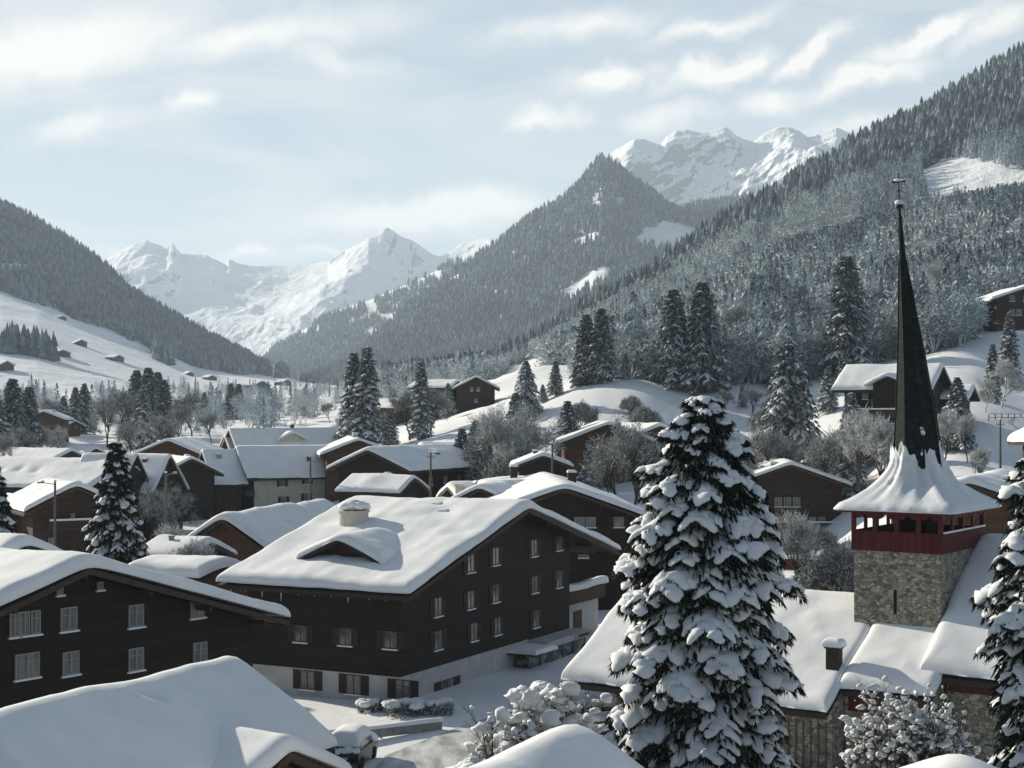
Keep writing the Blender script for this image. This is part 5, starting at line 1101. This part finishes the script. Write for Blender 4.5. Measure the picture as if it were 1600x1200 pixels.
def bare(seed, H, spread, depth, nch, tw, first=.25, blob=0.0, twlen=.5, tww=.03, up=.35, stems=1):
    r = random.Random(seed); rg = np.random.default_rng(seed); V, Fc, TV = [], [], []; tips = []
    def grow(p, d, l, rad, k):
        n = 3; pts = [p]; q = Vector(p); dd = Vector(d)
        for i in range(n):
            dd = (dd + Vector((r.gauss(0, .16), r.gauss(0, .16), r.gauss(0, .10) + up * .12))).normalized(); q = q + dd * l / n; pts.append(q.copy())
        tube_chain(V, Fc, pts, [rad, rad * .88, rad * .78, rad * .66], 5 if k < 2 else 3)
        if k >= depth: tips.append((pts[-1], dd, l)); tips.append((pts[1], dd, l)); return
        for j in range(nch if k else nch + 2):
            t_ = r.uniform(.45, 1.0); i = min(2, int(t_ * 3)); b_ = pts[i].lerp(pts[i + 1], t_ * 3 - i)
            a = r.uniform(0, 6.28); s = spread * r.uniform(.6, 1.2); o = dd.orthogonal().normalized(); o = Matrix.Rotation(a, 3, dd) @ o
            grow(b_, (dd + o * s + Vector((0, 0, up * .4))).normalized(), l * r.uniform(.55, .78), rad * .55, k + 1)
    for s_ in range(stems):
        a = s_ * 2.4; grow(Vector((.25 * math.cos(a) * (stems > 1), .25 * math.sin(a) * (stems > 1), -.3)), (Vector((0, 0, 1)) + Vector((math.cos(a), math.sin(a), 0)) * (.35 if stems > 1 else 0)).normalized(), H * first * (1.6 if stems > 1 else 1.35), H * .016, 0)
    zmax = max(t_[0].z for t_ in tips); sc = H / zmax; V = np.array(V) * sc
    TVs = []
    P = np.array([tuple(t_[0]) for t_ in tips]) * sc; Dd = np.array([tuple(t_[1]) for t_ in tips]); k = tw * len(P)
    ii = np.repeat(np.arange(len(P)), tw); base = P[ii] + rg.standard_normal((k, 3)) * twlen * .28; dv = Dd[ii] + rg.standard_normal((k, 3)) * .75; dv /= np.linalg.norm(dv, axis=1)[:, None]
    L_ = twlen * rg.uniform(.5, 1.3, k); sd = np.cross(dv, rg.standard_normal((k, 3))); sd /= np.linalg.norm(sd, axis=1)[:, None]
    TVv = np.stack([base + sd * tww, base - sd * tww, base + dv * L_[:, None]], 1).reshape(-1, 3)
    return V, np.array([f for f in Fc]), TVv, P
def kind_bare(k, mt, trunkm='twig', **sp):
    V, Fc, TV, P = bare(**sp); KIND[k] = (np_mesh('trunk', V, Fc, M[trunkm]), np_mesh('crown', TV, np.arange(len(TV)).reshape(-1, 3), M[mt]), None, sp['H'])
kind_bare('bare1', 'frost', 'frostd', seed=61, H=14, spread=.75, depth=4, nch=4, tw=8, twlen=.9, tww=.042)
kind_bare('bare2', 'frostd', 'twig', seed=62, H=13, spread=.85, depth=4, nch=4, tw=7, twlen=.85, tww=.042)
kind_bare('bare3', 'frost', 'twig', seed=63, H=12, spread=.6, depth=4, nch=4, tw=8, twlen=.85, tww=.04, up=.6)
kind_bare('scrub', 'frostd', 'twig', seed=64, H=6, spread=.9, depth=3, nch=5, tw=12, twlen=.8, tww=.05, stems=4)
NM = dict(slim='slender_spruce', wide='spreading_spruce', mid='frosted_spruce', dark='dark_spruce', bare1='frosted_tree', bare2='frosted_tree', bare3='frosted_tree', scrub='frosted_shrub')
CT_ = dict(slim='spruce', wide='spruce', mid='spruce', dark='spruce', bare1='tree', bare2='tree', bare3='tree', scrub='shrub')
ntree = 0
def tree(kind, px, top, Y, label, wide=1.0, base=None, lean=0, hmin=2.0):
    global ntree; ntree += 1
    p = at(px, top, Y); z0 = gz(p.x, p.y) if base is None else base; h = max(hmin, p.z - z0)
    t_, c_, s_, H = KIND[kind]; r = empty(NM[kind], (p.x, p.y, z0), (ntree * 1.7) % 6.28, label, CT_[kind])
    s = h / H; sx = s * wide * (1 if s > .0 else 1); r.scale = (sx, sx, s)
    if lean: r.rotation_euler = (0, math.radians(lean), 0)
    link('trunk', t_, r); link('crown', c_, r)
    if s_: link('snow_load', s_, r)
    return r
T_ = [('slim', 573, 540, 300, 'taller of the two narrow spruces rising from the village centre left'), ('slim', 553, 549, 303, 'shorter of the two narrow spruces rising from the village, on their left side'),
 ('dark', 940, 480, 297, 'taller spruce of the tight pair standing above the frosted pines'), ('dark', 916, 490, 299, 'left spruce of the tight pair above the frosted pines'),
 ('dark', 1052, 450, 296, 'lone tall spruce on the bank, left of its bushier neighbour above the great spruce'), ('dark', 1098, 438, 294, 'bushy tall spruce on the bank directly above the great spruce'),
 ('dark', 1323, 398, 296, 'tall spruce standing alone left of the spire'), ('wide', 1232, 536, 232, 'broad drooping frosted spruce between the great spruce and the spire'),
 ('mid', 868, 563, 300, 'frosted spruce left of the dark one on the bank'), ('dark', 905, 556, 300, 'dark spruce at the foot of the tight pair'), ('mid', 887, 625, 245, 'slim pale spruce rising behind the small balcony chalet'),
 ('slim', 1329, 612, 206, 'thin frosted spruce just left of the hillside chalet balcony'), ('mid', 1294, 572, 262, 'small spruce left of the hillside chalet roof'), ('mid', 1318, 548, 280, 'little spruce above the left end of the hillside chalet roof'),
 ('mid', 1496, 588, 203, 'frosted spruce right of the spire in front of the leaning shed'), ('slim', 1577, 486, 262, 'frosted spruce below the high chalet at the right edge'), ('slim', 1551, 536, 240, 'pale slender spruce on the right snow field'),
 ('dark', 20, 590, 335, 'spruce with frosty boughs at the left edge, beyond the long roof'), ('dark', 45, 603, 345, 'second spruce from the left edge, beyond the long roof'), ('mid', -8, 606, 330, 'spruce cut by the left edge in the middle distance'),
 ('dark', 232, 573, 420, 'highest dark spruce of the cluster behind the tall left spruce'), ('dark', 214, 577, 425, 'left spruce in the high cluster behind the tall left spruce'), ('dark', 246, 580, 430, 'right spruce in the high cluster behind the tall left spruce'), ('dark', 256, 592, 425, 'lowest dark spruce at the right end of the high cluster'),
 ('mid', 222, 608, 385, 'pale frosted spruce in front of the high dark cluster'), ('mid', 118, 604, 450, 'left one of two small spruces far left beyond the steaming trees'), ('mid', 132, 598, 455, 'right one of two small spruces far left beyond the steaming trees'), ('mid', 99, 618, 440, 'short spruce beside the tiny snow roof far left'),
 ('dark', 361, 598, 560, 'left one of two small distant spruces in front of the white meadow'), ('dark', 373, 599, 565, 'right one of two small distant spruces in front of the white meadow'), ('mid', 319, 612, 520, 'small distant spruce left of the two on the white meadow'),
 ('mid', 744, 655, 238, 'thin spruce at the left side of the frosted thicket beyond the long chalet'), ('mid', 722, 668, 236, 'small spruce right beside the long chalet roof'), ('mid', 806, 612, 260, 'white frosted conifer inside the central thicket'),
 ('mid', 922, 700, 212, 'tiny pale spruce beside the black chimney'), ('wide', 822, 562, 292, 'large drooping frosted pine in the centre of the bank'), ('wide', 848, 600, 300, 'drooping frosted pine right of the large one on the bank'),
 ('mid', 978, 552, 296, 'dark spruce low on the bank right of the tight pair'), ('mid', 1003, 556, 298, 'spruce low on the bank left of the lone tall one'), ('mid', 1027, 548, 297, 'spruce close left of the lone tall one'), ('mid', 1075, 560, 295, 'low spruce between the two tall ones above the great spruce'),
 ('mid', 610, 640, 300, 'small frosted spruce right of the two narrow ones'), ('mid', 700, 598, 352, 'frosted spruce in front of the hillock barn'),
 ('slim', 658, 564, 300, 'crooked frosted pine with a bent top, left of the hillock chalet')]
for q in T_: tree(*q, wide={'dark': 1.3, 'mid': 1.35, 'slim': 1.25, 'wide': 1.15}[q[0]])
B_ = [('bare1', 785, 632, 232, 'pale frosted tree in front of the central bank'), ('bare1', 760, 650, 236, 'frosted tree left in the thicket beyond the utility pole'), ('bare2', 820, 640, 240, 'brownish frosted tree in the thicket behind the small roofs'), ('bare1', 845, 655, 230, 'frosted tree directly left of the small balcony chalet'),
 ('bare2', 985, 640, 205, 'grey frosted tree standing before the brown chalet'), ('bare2', 965, 665, 208, 'low frosted tree at the foot of the brown chalet'), ('bare2', 640, 600, 306, 'frosted tree behind the crooked pine'), ('bare2', 672, 598, 306, 'frosted tree leaning against the crooked pine'), ('bare2', 698, 620, 330, 'frosted tree before the hillock barn'),
 ('bare2', 1155, 470, 420, 'broad frosted tree on the ridge, left of the snowy mound'), ('bare2', 1188, 498, 375, 'frosted tree on the snowy mound'), ('bare2', 1215, 505, 370, 'frosted tree on the right shoulder of the snowy mound'), ('bare2', 1245, 488, 362, 'bushy frosted tree right of the snowy mound'), ('bare2', 1275, 492, 358, 'frosted tree between the mound and the tall lone spruce'),
 ('bare2', 1300, 520, 350, 'low frosted tree at the left foot of the tall lone spruce'), ('bare2', 1350, 480, 348, 'frosted tree right of the tall lone spruce'), ('bare2', 1372, 470, 350, 'frosted tree touching the spire on its left'), ('bare2', 1442, 455, 345, 'frosted tree touching the spire on its right'), ('bare1', 1478, 402, 362, 'tall pale bare tree right of the spire'), ('bare2', 1502, 455, 345, 'spreading tree beside the wing of the high chalet'),
 ('bare2', 1460, 500, 335, 'low frosted tree on the edge of the upper snow field'), ('bare2', 1520, 478, 330, 'frosted tree before the wing of the high chalet'),
 ('bare3', 1350, 640, 196, 'frosted tree below the balcony of the hillside chalet'), ('bare3', 1375, 650, 190, 'frosted tree between the hillside chalet and the spire'), ('bare2', 1310, 655, 205, 'frosted tree left below the hillside chalet'), ('bare2', 1290, 668, 212, 'bushy tree above the brown balcony chalet'), ('bare2', 1195, 655, 218, 'frosted tree left of the broad drooping spruce'), ('bare2', 1165, 690, 212, 'frosted tree behind the tip of the great spruce on its right'),
 ('bare3', 1475, 640, 192, 'frosted tree directly right of the spire base'), ('bare3', 1512, 648, 196, 'frosted tree below the leaning shed'), ('bare1', 1565, 560, 235, 'pale frosted tree on the right snow field'), ('bare1', 1540, 590, 228, 'frosted tree between the shed and the right field'), ('bare3', 1532, 700, 180, 'small frosted tree right of the snowy tower roof'),
 ('bare2', 235, 750, 190, 'frosted tree beneath the steep gable, right of the tall left spruce'), ('bare2', 272, 748, 205, 'frosted tree at the foot of the pole with the lamp'), ('bare3', 262, 820, 150, 'small snowy tree left of the brown gable'), ('bare3', 298, 845, 134, 'young snowy tree by the garage'),
 ('bare2', 185, 598, 400, 'large frosted tree left of the high dark cluster'), ('bare2', 168, 612, 395, 'frosted tree farther left of the high dark cluster'), ('bare2', 300, 605, 430, 'frosted tree right of the high dark cluster'), ('bare2', 278, 622, 400, 'grey frosted tree at the right foot of the high cluster'), ('bare2', 248, 640, 350, 'frosted tree behind the wide brown gable'), ('bare2', 205, 650, 340, 'frosted tree above the steep gable'),
 ('bare2', 330, 640, 400, 'frosted tree behind the tall steep-roofed house, leftmost'), ('bare2', 70, 615, 430, 'frosted tree above the small brown chalet'), ('bare2', 30, 660, 320, 'low frosted tree at the left behind the long roof'), ('bare1', 85, 665, 330, 'white frosted tree beside the steam at the left'), ('bare2', 5, 672, 300, 'frosted bush-like tree at the left edge'),
 ('bare2', 425, 620, 500, 'hazy frosted tree above the dormer roof'), ('bare1', 470, 632, 450, 'pale frosted tree above the white house ridge'), ('bare2', 515, 625, 440, 'frosted tree left of the two narrow spruces'), ('bare1', 535, 650, 380, 'pale tree at the foot of the two narrow spruces'), ('bare2', 395, 630, 480, 'hazy frosted tree behind the tall steep-roofed house'), ('bare2', 604, 650, 305, 'small frosted tree right of the two narrow spruces'),
 ('scrub', 905, 628, 272, 'small shrub on the open bank below the tight pair of spruces'), ('scrub', 985, 618, 276, 'bush half way up the snowy bank left of the great spruce tip'), ('bare2', 1175, 600, 278, 'frosted tree on the bank right of the great spruce tip'), ('scrub', 1195, 640, 268, 'frosted bush low on the bank beside the broad drooping spruce'), ('mid', 1160, 596, 284, 'young spruce on the bank right of the great spruce tip'), ('bare2', 1130, 606, 282, 'thin frosted tree on the bank right above the great spruce tip'), ('scrub', 1010, 634, 268, 'low frosted bush above the sunlit chalet roof'),
 ('scrub', 755, 690, 232, 'low frosted shrub behind the utility pole'), ('scrub', 800, 700, 226, 'low frosted shrub behind the flat snow roof'), ('scrub', 1265, 815, 190, 'snowy shrub in front of the yellow ground floor'), ('bare3', 1238, 800, 150, 'young snow-covered tree with stakes in the churchyard lane'), ('scrub', 1310, 852, 150, 'snow-capped shrub beside the tower wall')]
for q in B_: tree(*q, wide=(1.0 if q[3] > 210 else .8) if q[0] != 'scrub' else 1)

# near bushes whose branch tips carry balls of snow
def snow_bush(x, y, z, H, seed, label, spread, nb_, rb, name='snowy_bush', depth=4, nch=3, tw=2, stems=4, wide=1.0):
    V, Fc, TV, P = bare(seed=seed, H=H, spread=spread, depth=depth, nch=nch, tw=tw, twlen=.3, tww=.012, stems=stems)
    r = empty(name, (x, y, z), 0, label, 'bush'); r.scale = (wide, wide, 1)
    k = random.Random(seed); link('branches', np_mesh('branches', np.concatenate([V, TV]), [Fc, np.arange(len(TV)).reshape(-1, 3) + len(V)], M['twig']), r)
    mb = MB(); P_ = [tuple(p_) for p_ in P]; k.shuffle(P_)
    for i, p_ in enumerate(P_[:nb_]):
        s = rb * k.choice((.35, .5, .7, 1.0, 1.35)) * k.uniform(.8, 1.2); mb.ball((p_[0], p_[1], p_[2] + s * .3), s, 8, 6, jit=.6, seed=i, sq=(k.uniform(.7, 1.9), k.uniform(.7, 1.7), k.uniform(.5, .9)))
    mb.obj('snow_load', M['snow2'], r, True); return r
p = at(808, 1180, 66); snow_bush(p.x, p.y, 0, 8.2, 7, 'bare bush with round balls of snow on its branch tips, bottom centre', .75, 900, .25, depth=4, nch=4, wide=.82)
p = at(700, 1200, 62); snow_bush(p.x, p.y, 0, 5.4, 8, 'low bush buried in heaped snow, left of the ball-tipped bush', .95, 420, .32, depth=3, nch=4)
p = at(1392, 1190, 70); snow_bush(p.x, p.y, 0, 7.4, 9, 'dense snowy bush in front of the church porch', .75, 1150, .13, depth=4, nch=4, wide=.78)
p = at(1450, 1190, 72); snow_bush(p.x, p.y, 0, 7.0, 19, 'second snowy bush close right of the dense one, by the church wall', .65, 750, .13, depth=4, nch=4, wide=.55)
for k, (px, py, Y, H_, lb) in enumerate([(655, 1098, 101, .7, 'snow-capped shrub at the corner of the big chalet'), (612, 1088, 103, .5, 'low snowy shrub along the big chalet wall'), (925, 1080, 96, 1.7, 'dark hedge with red berries under snow, left of the church wall'), (955, 1098, 94, 1.3, 'low dark hedge beside the church corner')]):
    p = at(px, py, Y); mb = MB(); rnd = random.Random(k); r = empty('snowy_hedge', (p.x, p.y, gz(p.x, p.y)), 0, lb, 'shrub')
    V = []; rg = np.random.default_rng(k); n = 900; c_ = rg.uniform(-1, 1, (n, 3)) * [2.2, 1.0, .5 * H_] + [0, 0, .45 * H_]; dv = rg.standard_normal((n, 3)); dv /= np.linalg.norm(dv, axis=1)[:, None]; sd = np.cross(dv, rg.standard_normal((n, 3))); sd /= np.linalg.norm(sd, axis=1)[:, None]
    V = np.stack([c_ + sd * .05, c_ - sd * .05, c_ + dv * .35], 1).reshape(-1, 3); link('twigs', np_mesh('twigs', V, np.arange(len(V)).reshape(-1, 3), M['needlem'] if k != 2 else M['twig']), r)
    for j in range(16): mb.ball((rnd.uniform(-2.1, 2.1), rnd.uniform(-.9, .9), H_ * rnd.uniform(.8, 1.05)), rnd.uniform(.25, .5), 9, 6, jit=.3, seed=j, sq=(1.3, 1, .55))
    mb.obj('snow_load', M['snow2'], r, True)

# ---------------------------------------------------------------- poles, vehicles, people, fences
def pole(px, top, Y, label, arm=0, boxh=None, zb=None):
    p = at(px, top, Y); z0 = gz(p.x, p.y) - .2 if zb is None else zb; r = empty('utility_pole', (p.x, p.y, z0), 0, label, 'pole', 'poles standing through the village')
    h = p.z - z0; mb = MB(); mb.tube((0, 0, 0), (0, 0, h), .17, .11, 8); mb.obj('post', M['pole'], r)
    mb = MB(); mb.ball((0, 0, h + .03), .17, 8, 6, sq=(1, 1, .7)); 
    if arm:
        b2 = MB(); b2.tube((0, 0, h - .3), (arm, -.2, h - .1), .045, .04, 6); b2.box(arm - .25 if arm > 0 else arm - .35, arm + .35 if arm > 0 else arm + .25, -.35, -.05, h - .18, h - .04); b2.obj('lamp_arm', M['grey'], r)
        mb.box(min(arm, arm + .3), max(arm, arm + .3), -.32, -.08, h - .03, h + .09)
    else:
        b2 = MB(); b2.box(-.55, .55, -.06, .06, h - .7, h - .6); [b2.tube((x, 0, h - .6), (x, 0, h - .42), .04, .04, 6) for x in (-.45, .45)]; b2.obj('crossbar', M['grey'], r)
    mb.obj('snow_cap', M['snow'], r, True)
pole(86, 752, 150, 'wooden pole with a lamp arm to its left, in front of the dark left chalet', -1.3, zb=0); pole(259, 738, 165, 'leaning grey pole with a lamp arm, between the steep gables and the brown gable', .9, zb=0)
pole(485, 713, 205, 'pole in front of the white house wall', 0, zb=1); pole(673, 706, 195, 'tall pole right of the terraced annex roof', 0, zb=1); pole(863, 692, 190, 'pole with a street lamp in front of the small balcony chalet', -.5, zb=2)
pole(1563, 655, 190, 'lone pole on the right snow field', 0); pole(1552, 668, 260, 'far pole higher on the right snow field', 0)
def car(px, py, Y, rz, col, label):
    p = at(px, py, Y); r = empty('parked_car', (p.x, p.y, gz(p.x, p.y) + .02), math.radians(rz), label, 'car', 'snow-covered cars parked in the village')
    m = simple('car_paint', col, .35, .05, 3, 0); mb = MB()
    mb.prism_y([(-2.1, .3), (2.1, .3), (2.15, .75), (1.9, .88), (.9, .92), (-2.0, .92), (-2.15, .7)], -.85, .85); mb.obj('body', m, r)
    mb = MB(); mb.prism_y([(-1.9, .92), (.95, .92), (.45, 1.42), (-1.5, 1.44)], -.74, .74); mb.obj('cabin_glass', M['glass'], r)
    for x in (-1.35, 1.35):
        for y in (-.8, .8): mb = MB(); mb.tube((x, y - .1, .32), (x, y + .1, .32), .32, .32, 14); mb.obj('wheel', M['dark'], r)
    def zf(X, Y_): return np.where(X < .95, np.interp(X, [-2.1, -1.9, -1.5, .45, .95], [.9, .95, 1.44, 1.44, .92]), np.interp(X, [.95, 2.1], [.92, .78]))
    snow_sheet('snow_cover', -2.1, 2.1, -.86, .86, zf, .32, r, 5, .2, wob=.05)
car(655, 782, 172, 10, (.05, .06, .07), 'car buried in snow in front of the terraced annex roof'); car(628, 775, 178, 12, (.12, .12, .13), 'second snow-covered car, left of the other in front of the annex')
car(1300, 905, 150, 20, (.06, .05, .05), 'dark car under snow beside the tower in the churchyard lane'); car(1288, 888, 162, 15, (.05, .05, .05), 'car with a snow load farther up the lane by the tower')
car(300, 790, 214, 0, (.05, .12, .10), 'greenish car parked beyond the poles near the white house')
p = at(553, 1180, 87.5)
r = empty('parked_car', (p.x, p.y, gz(p.x, p.y) + .02), math.radians(80), 'dark car under a thick snow hood, seen from behind beside the near roof', 'car', 'snow-covered cars parked in the village')
m = simple('dark_car_paint', (.02, .022, .026), .3, .05, 3, 0)
mb = MB(); mb.prism_y([(-2.0, .35), (-1.5, .25), (1.6, .25), (2.0, .4), (2.05, .8), (1.7, .95), (.95, 1.0), (-2.02, 1.02), (-2.1, .75)], -.86, .86); mb.obj('body', m, r)
mb = MB(); mb.prism_y([(-2.0, 1.02), (.9, 1.0), (.25, 1.55), (-1.75, 1.58)], -.74, .74); mb.obj('cabin_glass', M['glass'], r)
for x in (-1.35, 1.3):
    for y in (-.80, .80):
        mb = MB(); mb.tube((x, y - .11, .33), (x, y + .11, .33), .33, .33, 16); mb.tube((x, y - .12, .33), (x, y + .12, .33), .18, .18, 10); mb.obj('wheel', M['dark'], r)
mb = MB(); mb.box(-2.14, -2.1, -.27, .27, .62, .74); mb.obj('number_plate', M['plasy'], r)
for y in (-.68, .68): mb = MB(); mb.box(-2.13, -2.06, y - .13, y + .13, .74, .92); mb.obj('tail_lamp', M['redh'], r)
mb = MB(); mb.box(-2.18, -2.08, -.82, .82, .38, .55); mb.obj('bumper', M['iron'], r)
zf = lambda X, Y_: np.interp(X, [-2.1, -1.9, -1.75, .25, .95, 2.1], [1.35, 1.5, 1.58, 1.55, 1.02, .85])
snow_sheet('snow_cover', -2.15, 2.0, -.92, .92, zf, .52, r, 5, .16, wob=.08)
mb = MB(); rnd = random.Random(12)
for k in range(9): mb.ball((-2.03 - .05 * rnd.random(), -.72 + k * .18, 1.52 + rnd.uniform(-.02, .03)), .17, 9, 6, jit=.2, seed=k, sq=(.9, 1.1, .8))
for k in range(9): mb.ball((-2.08 - .04 * rnd.random(), -.72 + k * .18, 1.12 + rnd.uniform(-.10, .06)), .19, 9, 6, jit=.25, seed=k + 30, sq=(.75, 1.1, rnd.uniform(.7, 1.3)))
mb.obj('rear_snow', M['snow'], r, True)
# people walking beyond the pole, far away
def person(px, py, Y, rz, label, coat, stride=.22):
    p = at(px, py, Y); me = bpy.data.meshes.new('person'); s = stride
    pts = [(0, 0, .95), (0, 0, 1.2), (0, 0, 1.42), (0, 0, 1.52), (0, -.02, 1.66), (-.10, 0, .92), (-.11, -s, .5), (-.11, -s * .9 + .05, .06), (.10, 0, .92), (.11, s, .5), (.11, s + .12, .08), (-.20, 0, 1.40), (-.27, .10, 1.14), (-.27, .02, .90), (.20, 0, 1.40), (.27, -.10, 1.14), (.27, -.16, .90), (-.11, -s * .9 - .12, .03), (.11, s + .0, .03)]
    ed = [(0, 1), (1, 2), (2, 3), (3, 4), (0, 5), (5, 6), (6, 7), (0, 8), (8, 9), (9, 10), (2, 11), (11, 12), (12, 13), (2, 14), (14, 15), (15, 16), (7, 17), (10, 18)]
    me.from_pydata(pts, ed, []); o = bpy.data.objects.new('person', me); COL.objects.link(o); o.location = (p.x, p.y, gz(p.x, p.y)); o.rotation_euler = (0, 0, rz)
    sk = o.modifiers.new('skin', 'SKIN'); sb = o.modifiers.new('sub', 'SUBSURF'); sb.levels = 1; sb.render_levels = 1
    rad = [.17, .17, .19, .07, .11, .11, .075, .05, .11, .075, .05, .075, .055, .04, .075, .055, .04, .04, .04]
    for v, q in zip(me.skin_vertices[0].data, rad): v.radius = (q, q)
    me.skin_vertices[0].data[0].use_root = True; me.materials.append(simple('winter_clothes', coat, .8, .2, 4, 0))
    return tag(o, label, 'person', 'people walking in the village')
person(271, 802, 190, .3, 'person in a dark coat walking, leftmost of the trio beyond the pole', (.03, .03, .04)); person(281, 802, 190, .5, 'person in a dark blue coat, middle one of the trio beyond the pole', (.03, .04, .07)); person(299, 802, 192, -.4, 'person in dark clothes walking apart, right one of the trio', (.04, .03, .03))
# red stall
p = at(321, 792, 205); r = empty('market_stall', (p.x, p.y, gz(p.x, p.y)), math.radians(15), 'small red stall with a snowy top near the white house', 'stall')
mb = MB(); mb.box(-1.0, 1.0, -.8, .8, 0, 2.3); mb.box(1.0, 1.3, -.8, -.7, 1.1, 1.2); mb.obj('stall_body', M['redh'], r); mb = MB(); mb.box(-.7, .7, -.83, -.8, 1.0, 1.8); mb.obj('hatch', M['dark'], r); snow_sheet('snow_cover', -1.1, 1.1, -.9, .9, lambda X, Y: X * 0 + 2.3, .3, r, 3, .3)
p = at(345, 790, 203); r = empty('market_stall', (p.x, p.y, gz(p.x, p.y)), math.radians(10), 'low reddish hut with a flat snow roof beside the dark steep wing', 'stall')
mb = MB(); mb.box(-2.4, 2.4, -.9, .9, 0, 1.5); mb.obj('stall_body', M['trim'], r); mb = MB(); mb.box(-1.5, 1.5, -.94, -.9, .5, 1.2); mb.obj('hatch', M['redh'], r); snow_sheet('snow_cover', -2.6, 2.6, -1.1, 1.1, lambda X, Y: X * 0 + 1.5, .3, r, 4, .3)
def fence(x0y0, x1y1, h, mt, label, name='board_fence', boards=True):
    a, b_ = Vector(x0y0), Vector(x1y1); z = min(gz(*a), gz(*b_)); d = b_ - a; L_ = d.length; r = empty(name, (a.x, a.y, z), math.atan2(d.y, d.x), label, 'fence')
    mb = MB()
    for x in np.arange(0, L_ + .01, 2.0): mb.box(x - .05, x + .05, -.05, .05, -.4, h + .05)
    mb.obj('post', M[mt], r); mb = MB()
    if boards: mb.box(0, L_, -.08, -.05, .15, h)
    else:
        for k in range(1, 3): mb.box(0, L_, -.03, .03, h * k / 2 - .04, h * k / 2 + .03)
    mb.obj('panel' if boards else 'rail', M[mt], r); snow_sheet('snow_cap', -.1, L_ + .1, -.16, .12, lambda X, Y: X * 0 + h, .22, r, 3, .5, wob=.03)
q0, q1 = at(1225, 860, 188), at(1322, 862, 186); fence((q0.x, q0.y), (q1.x, q1.y), 1.5, 'redh', 'dark red board fence in front of the brown balcony chalet')
q0, q1 = at(905, 1148, 94), at(965, 1118, 98); fence((q0.x, q0.y), (q1.x, q1.y), 1.1, 'iron', 'thin metal railing beside the church corner', 'railing', False)
q0, q1 = at(500, 1092, 92), at(690, 1120, 96); fence((q0.x, q0.y), (q1.x, q1.y), .7, 'concr', 'low wall with a snow cushion in front of the big chalet', 'low_wall')
q0, q1 = at(1478, 540, 318), at(1600, 508, 330); fence((q0.x, q0.y), (q1.x, q1.y), 1.0, 'trim', 'field fence below the high chalet on the right', 'field_fence', False)
q0, q1 = at(1545, 655, 222), at(1640, 620, 236); fence((q0.x, q0.y), (q1.x, q1.y), 1.0, 'trim', 'dark fence line across the right snow field', 'field_fence', False)
# steam from a chimney at the far left: a small cloud of vapour
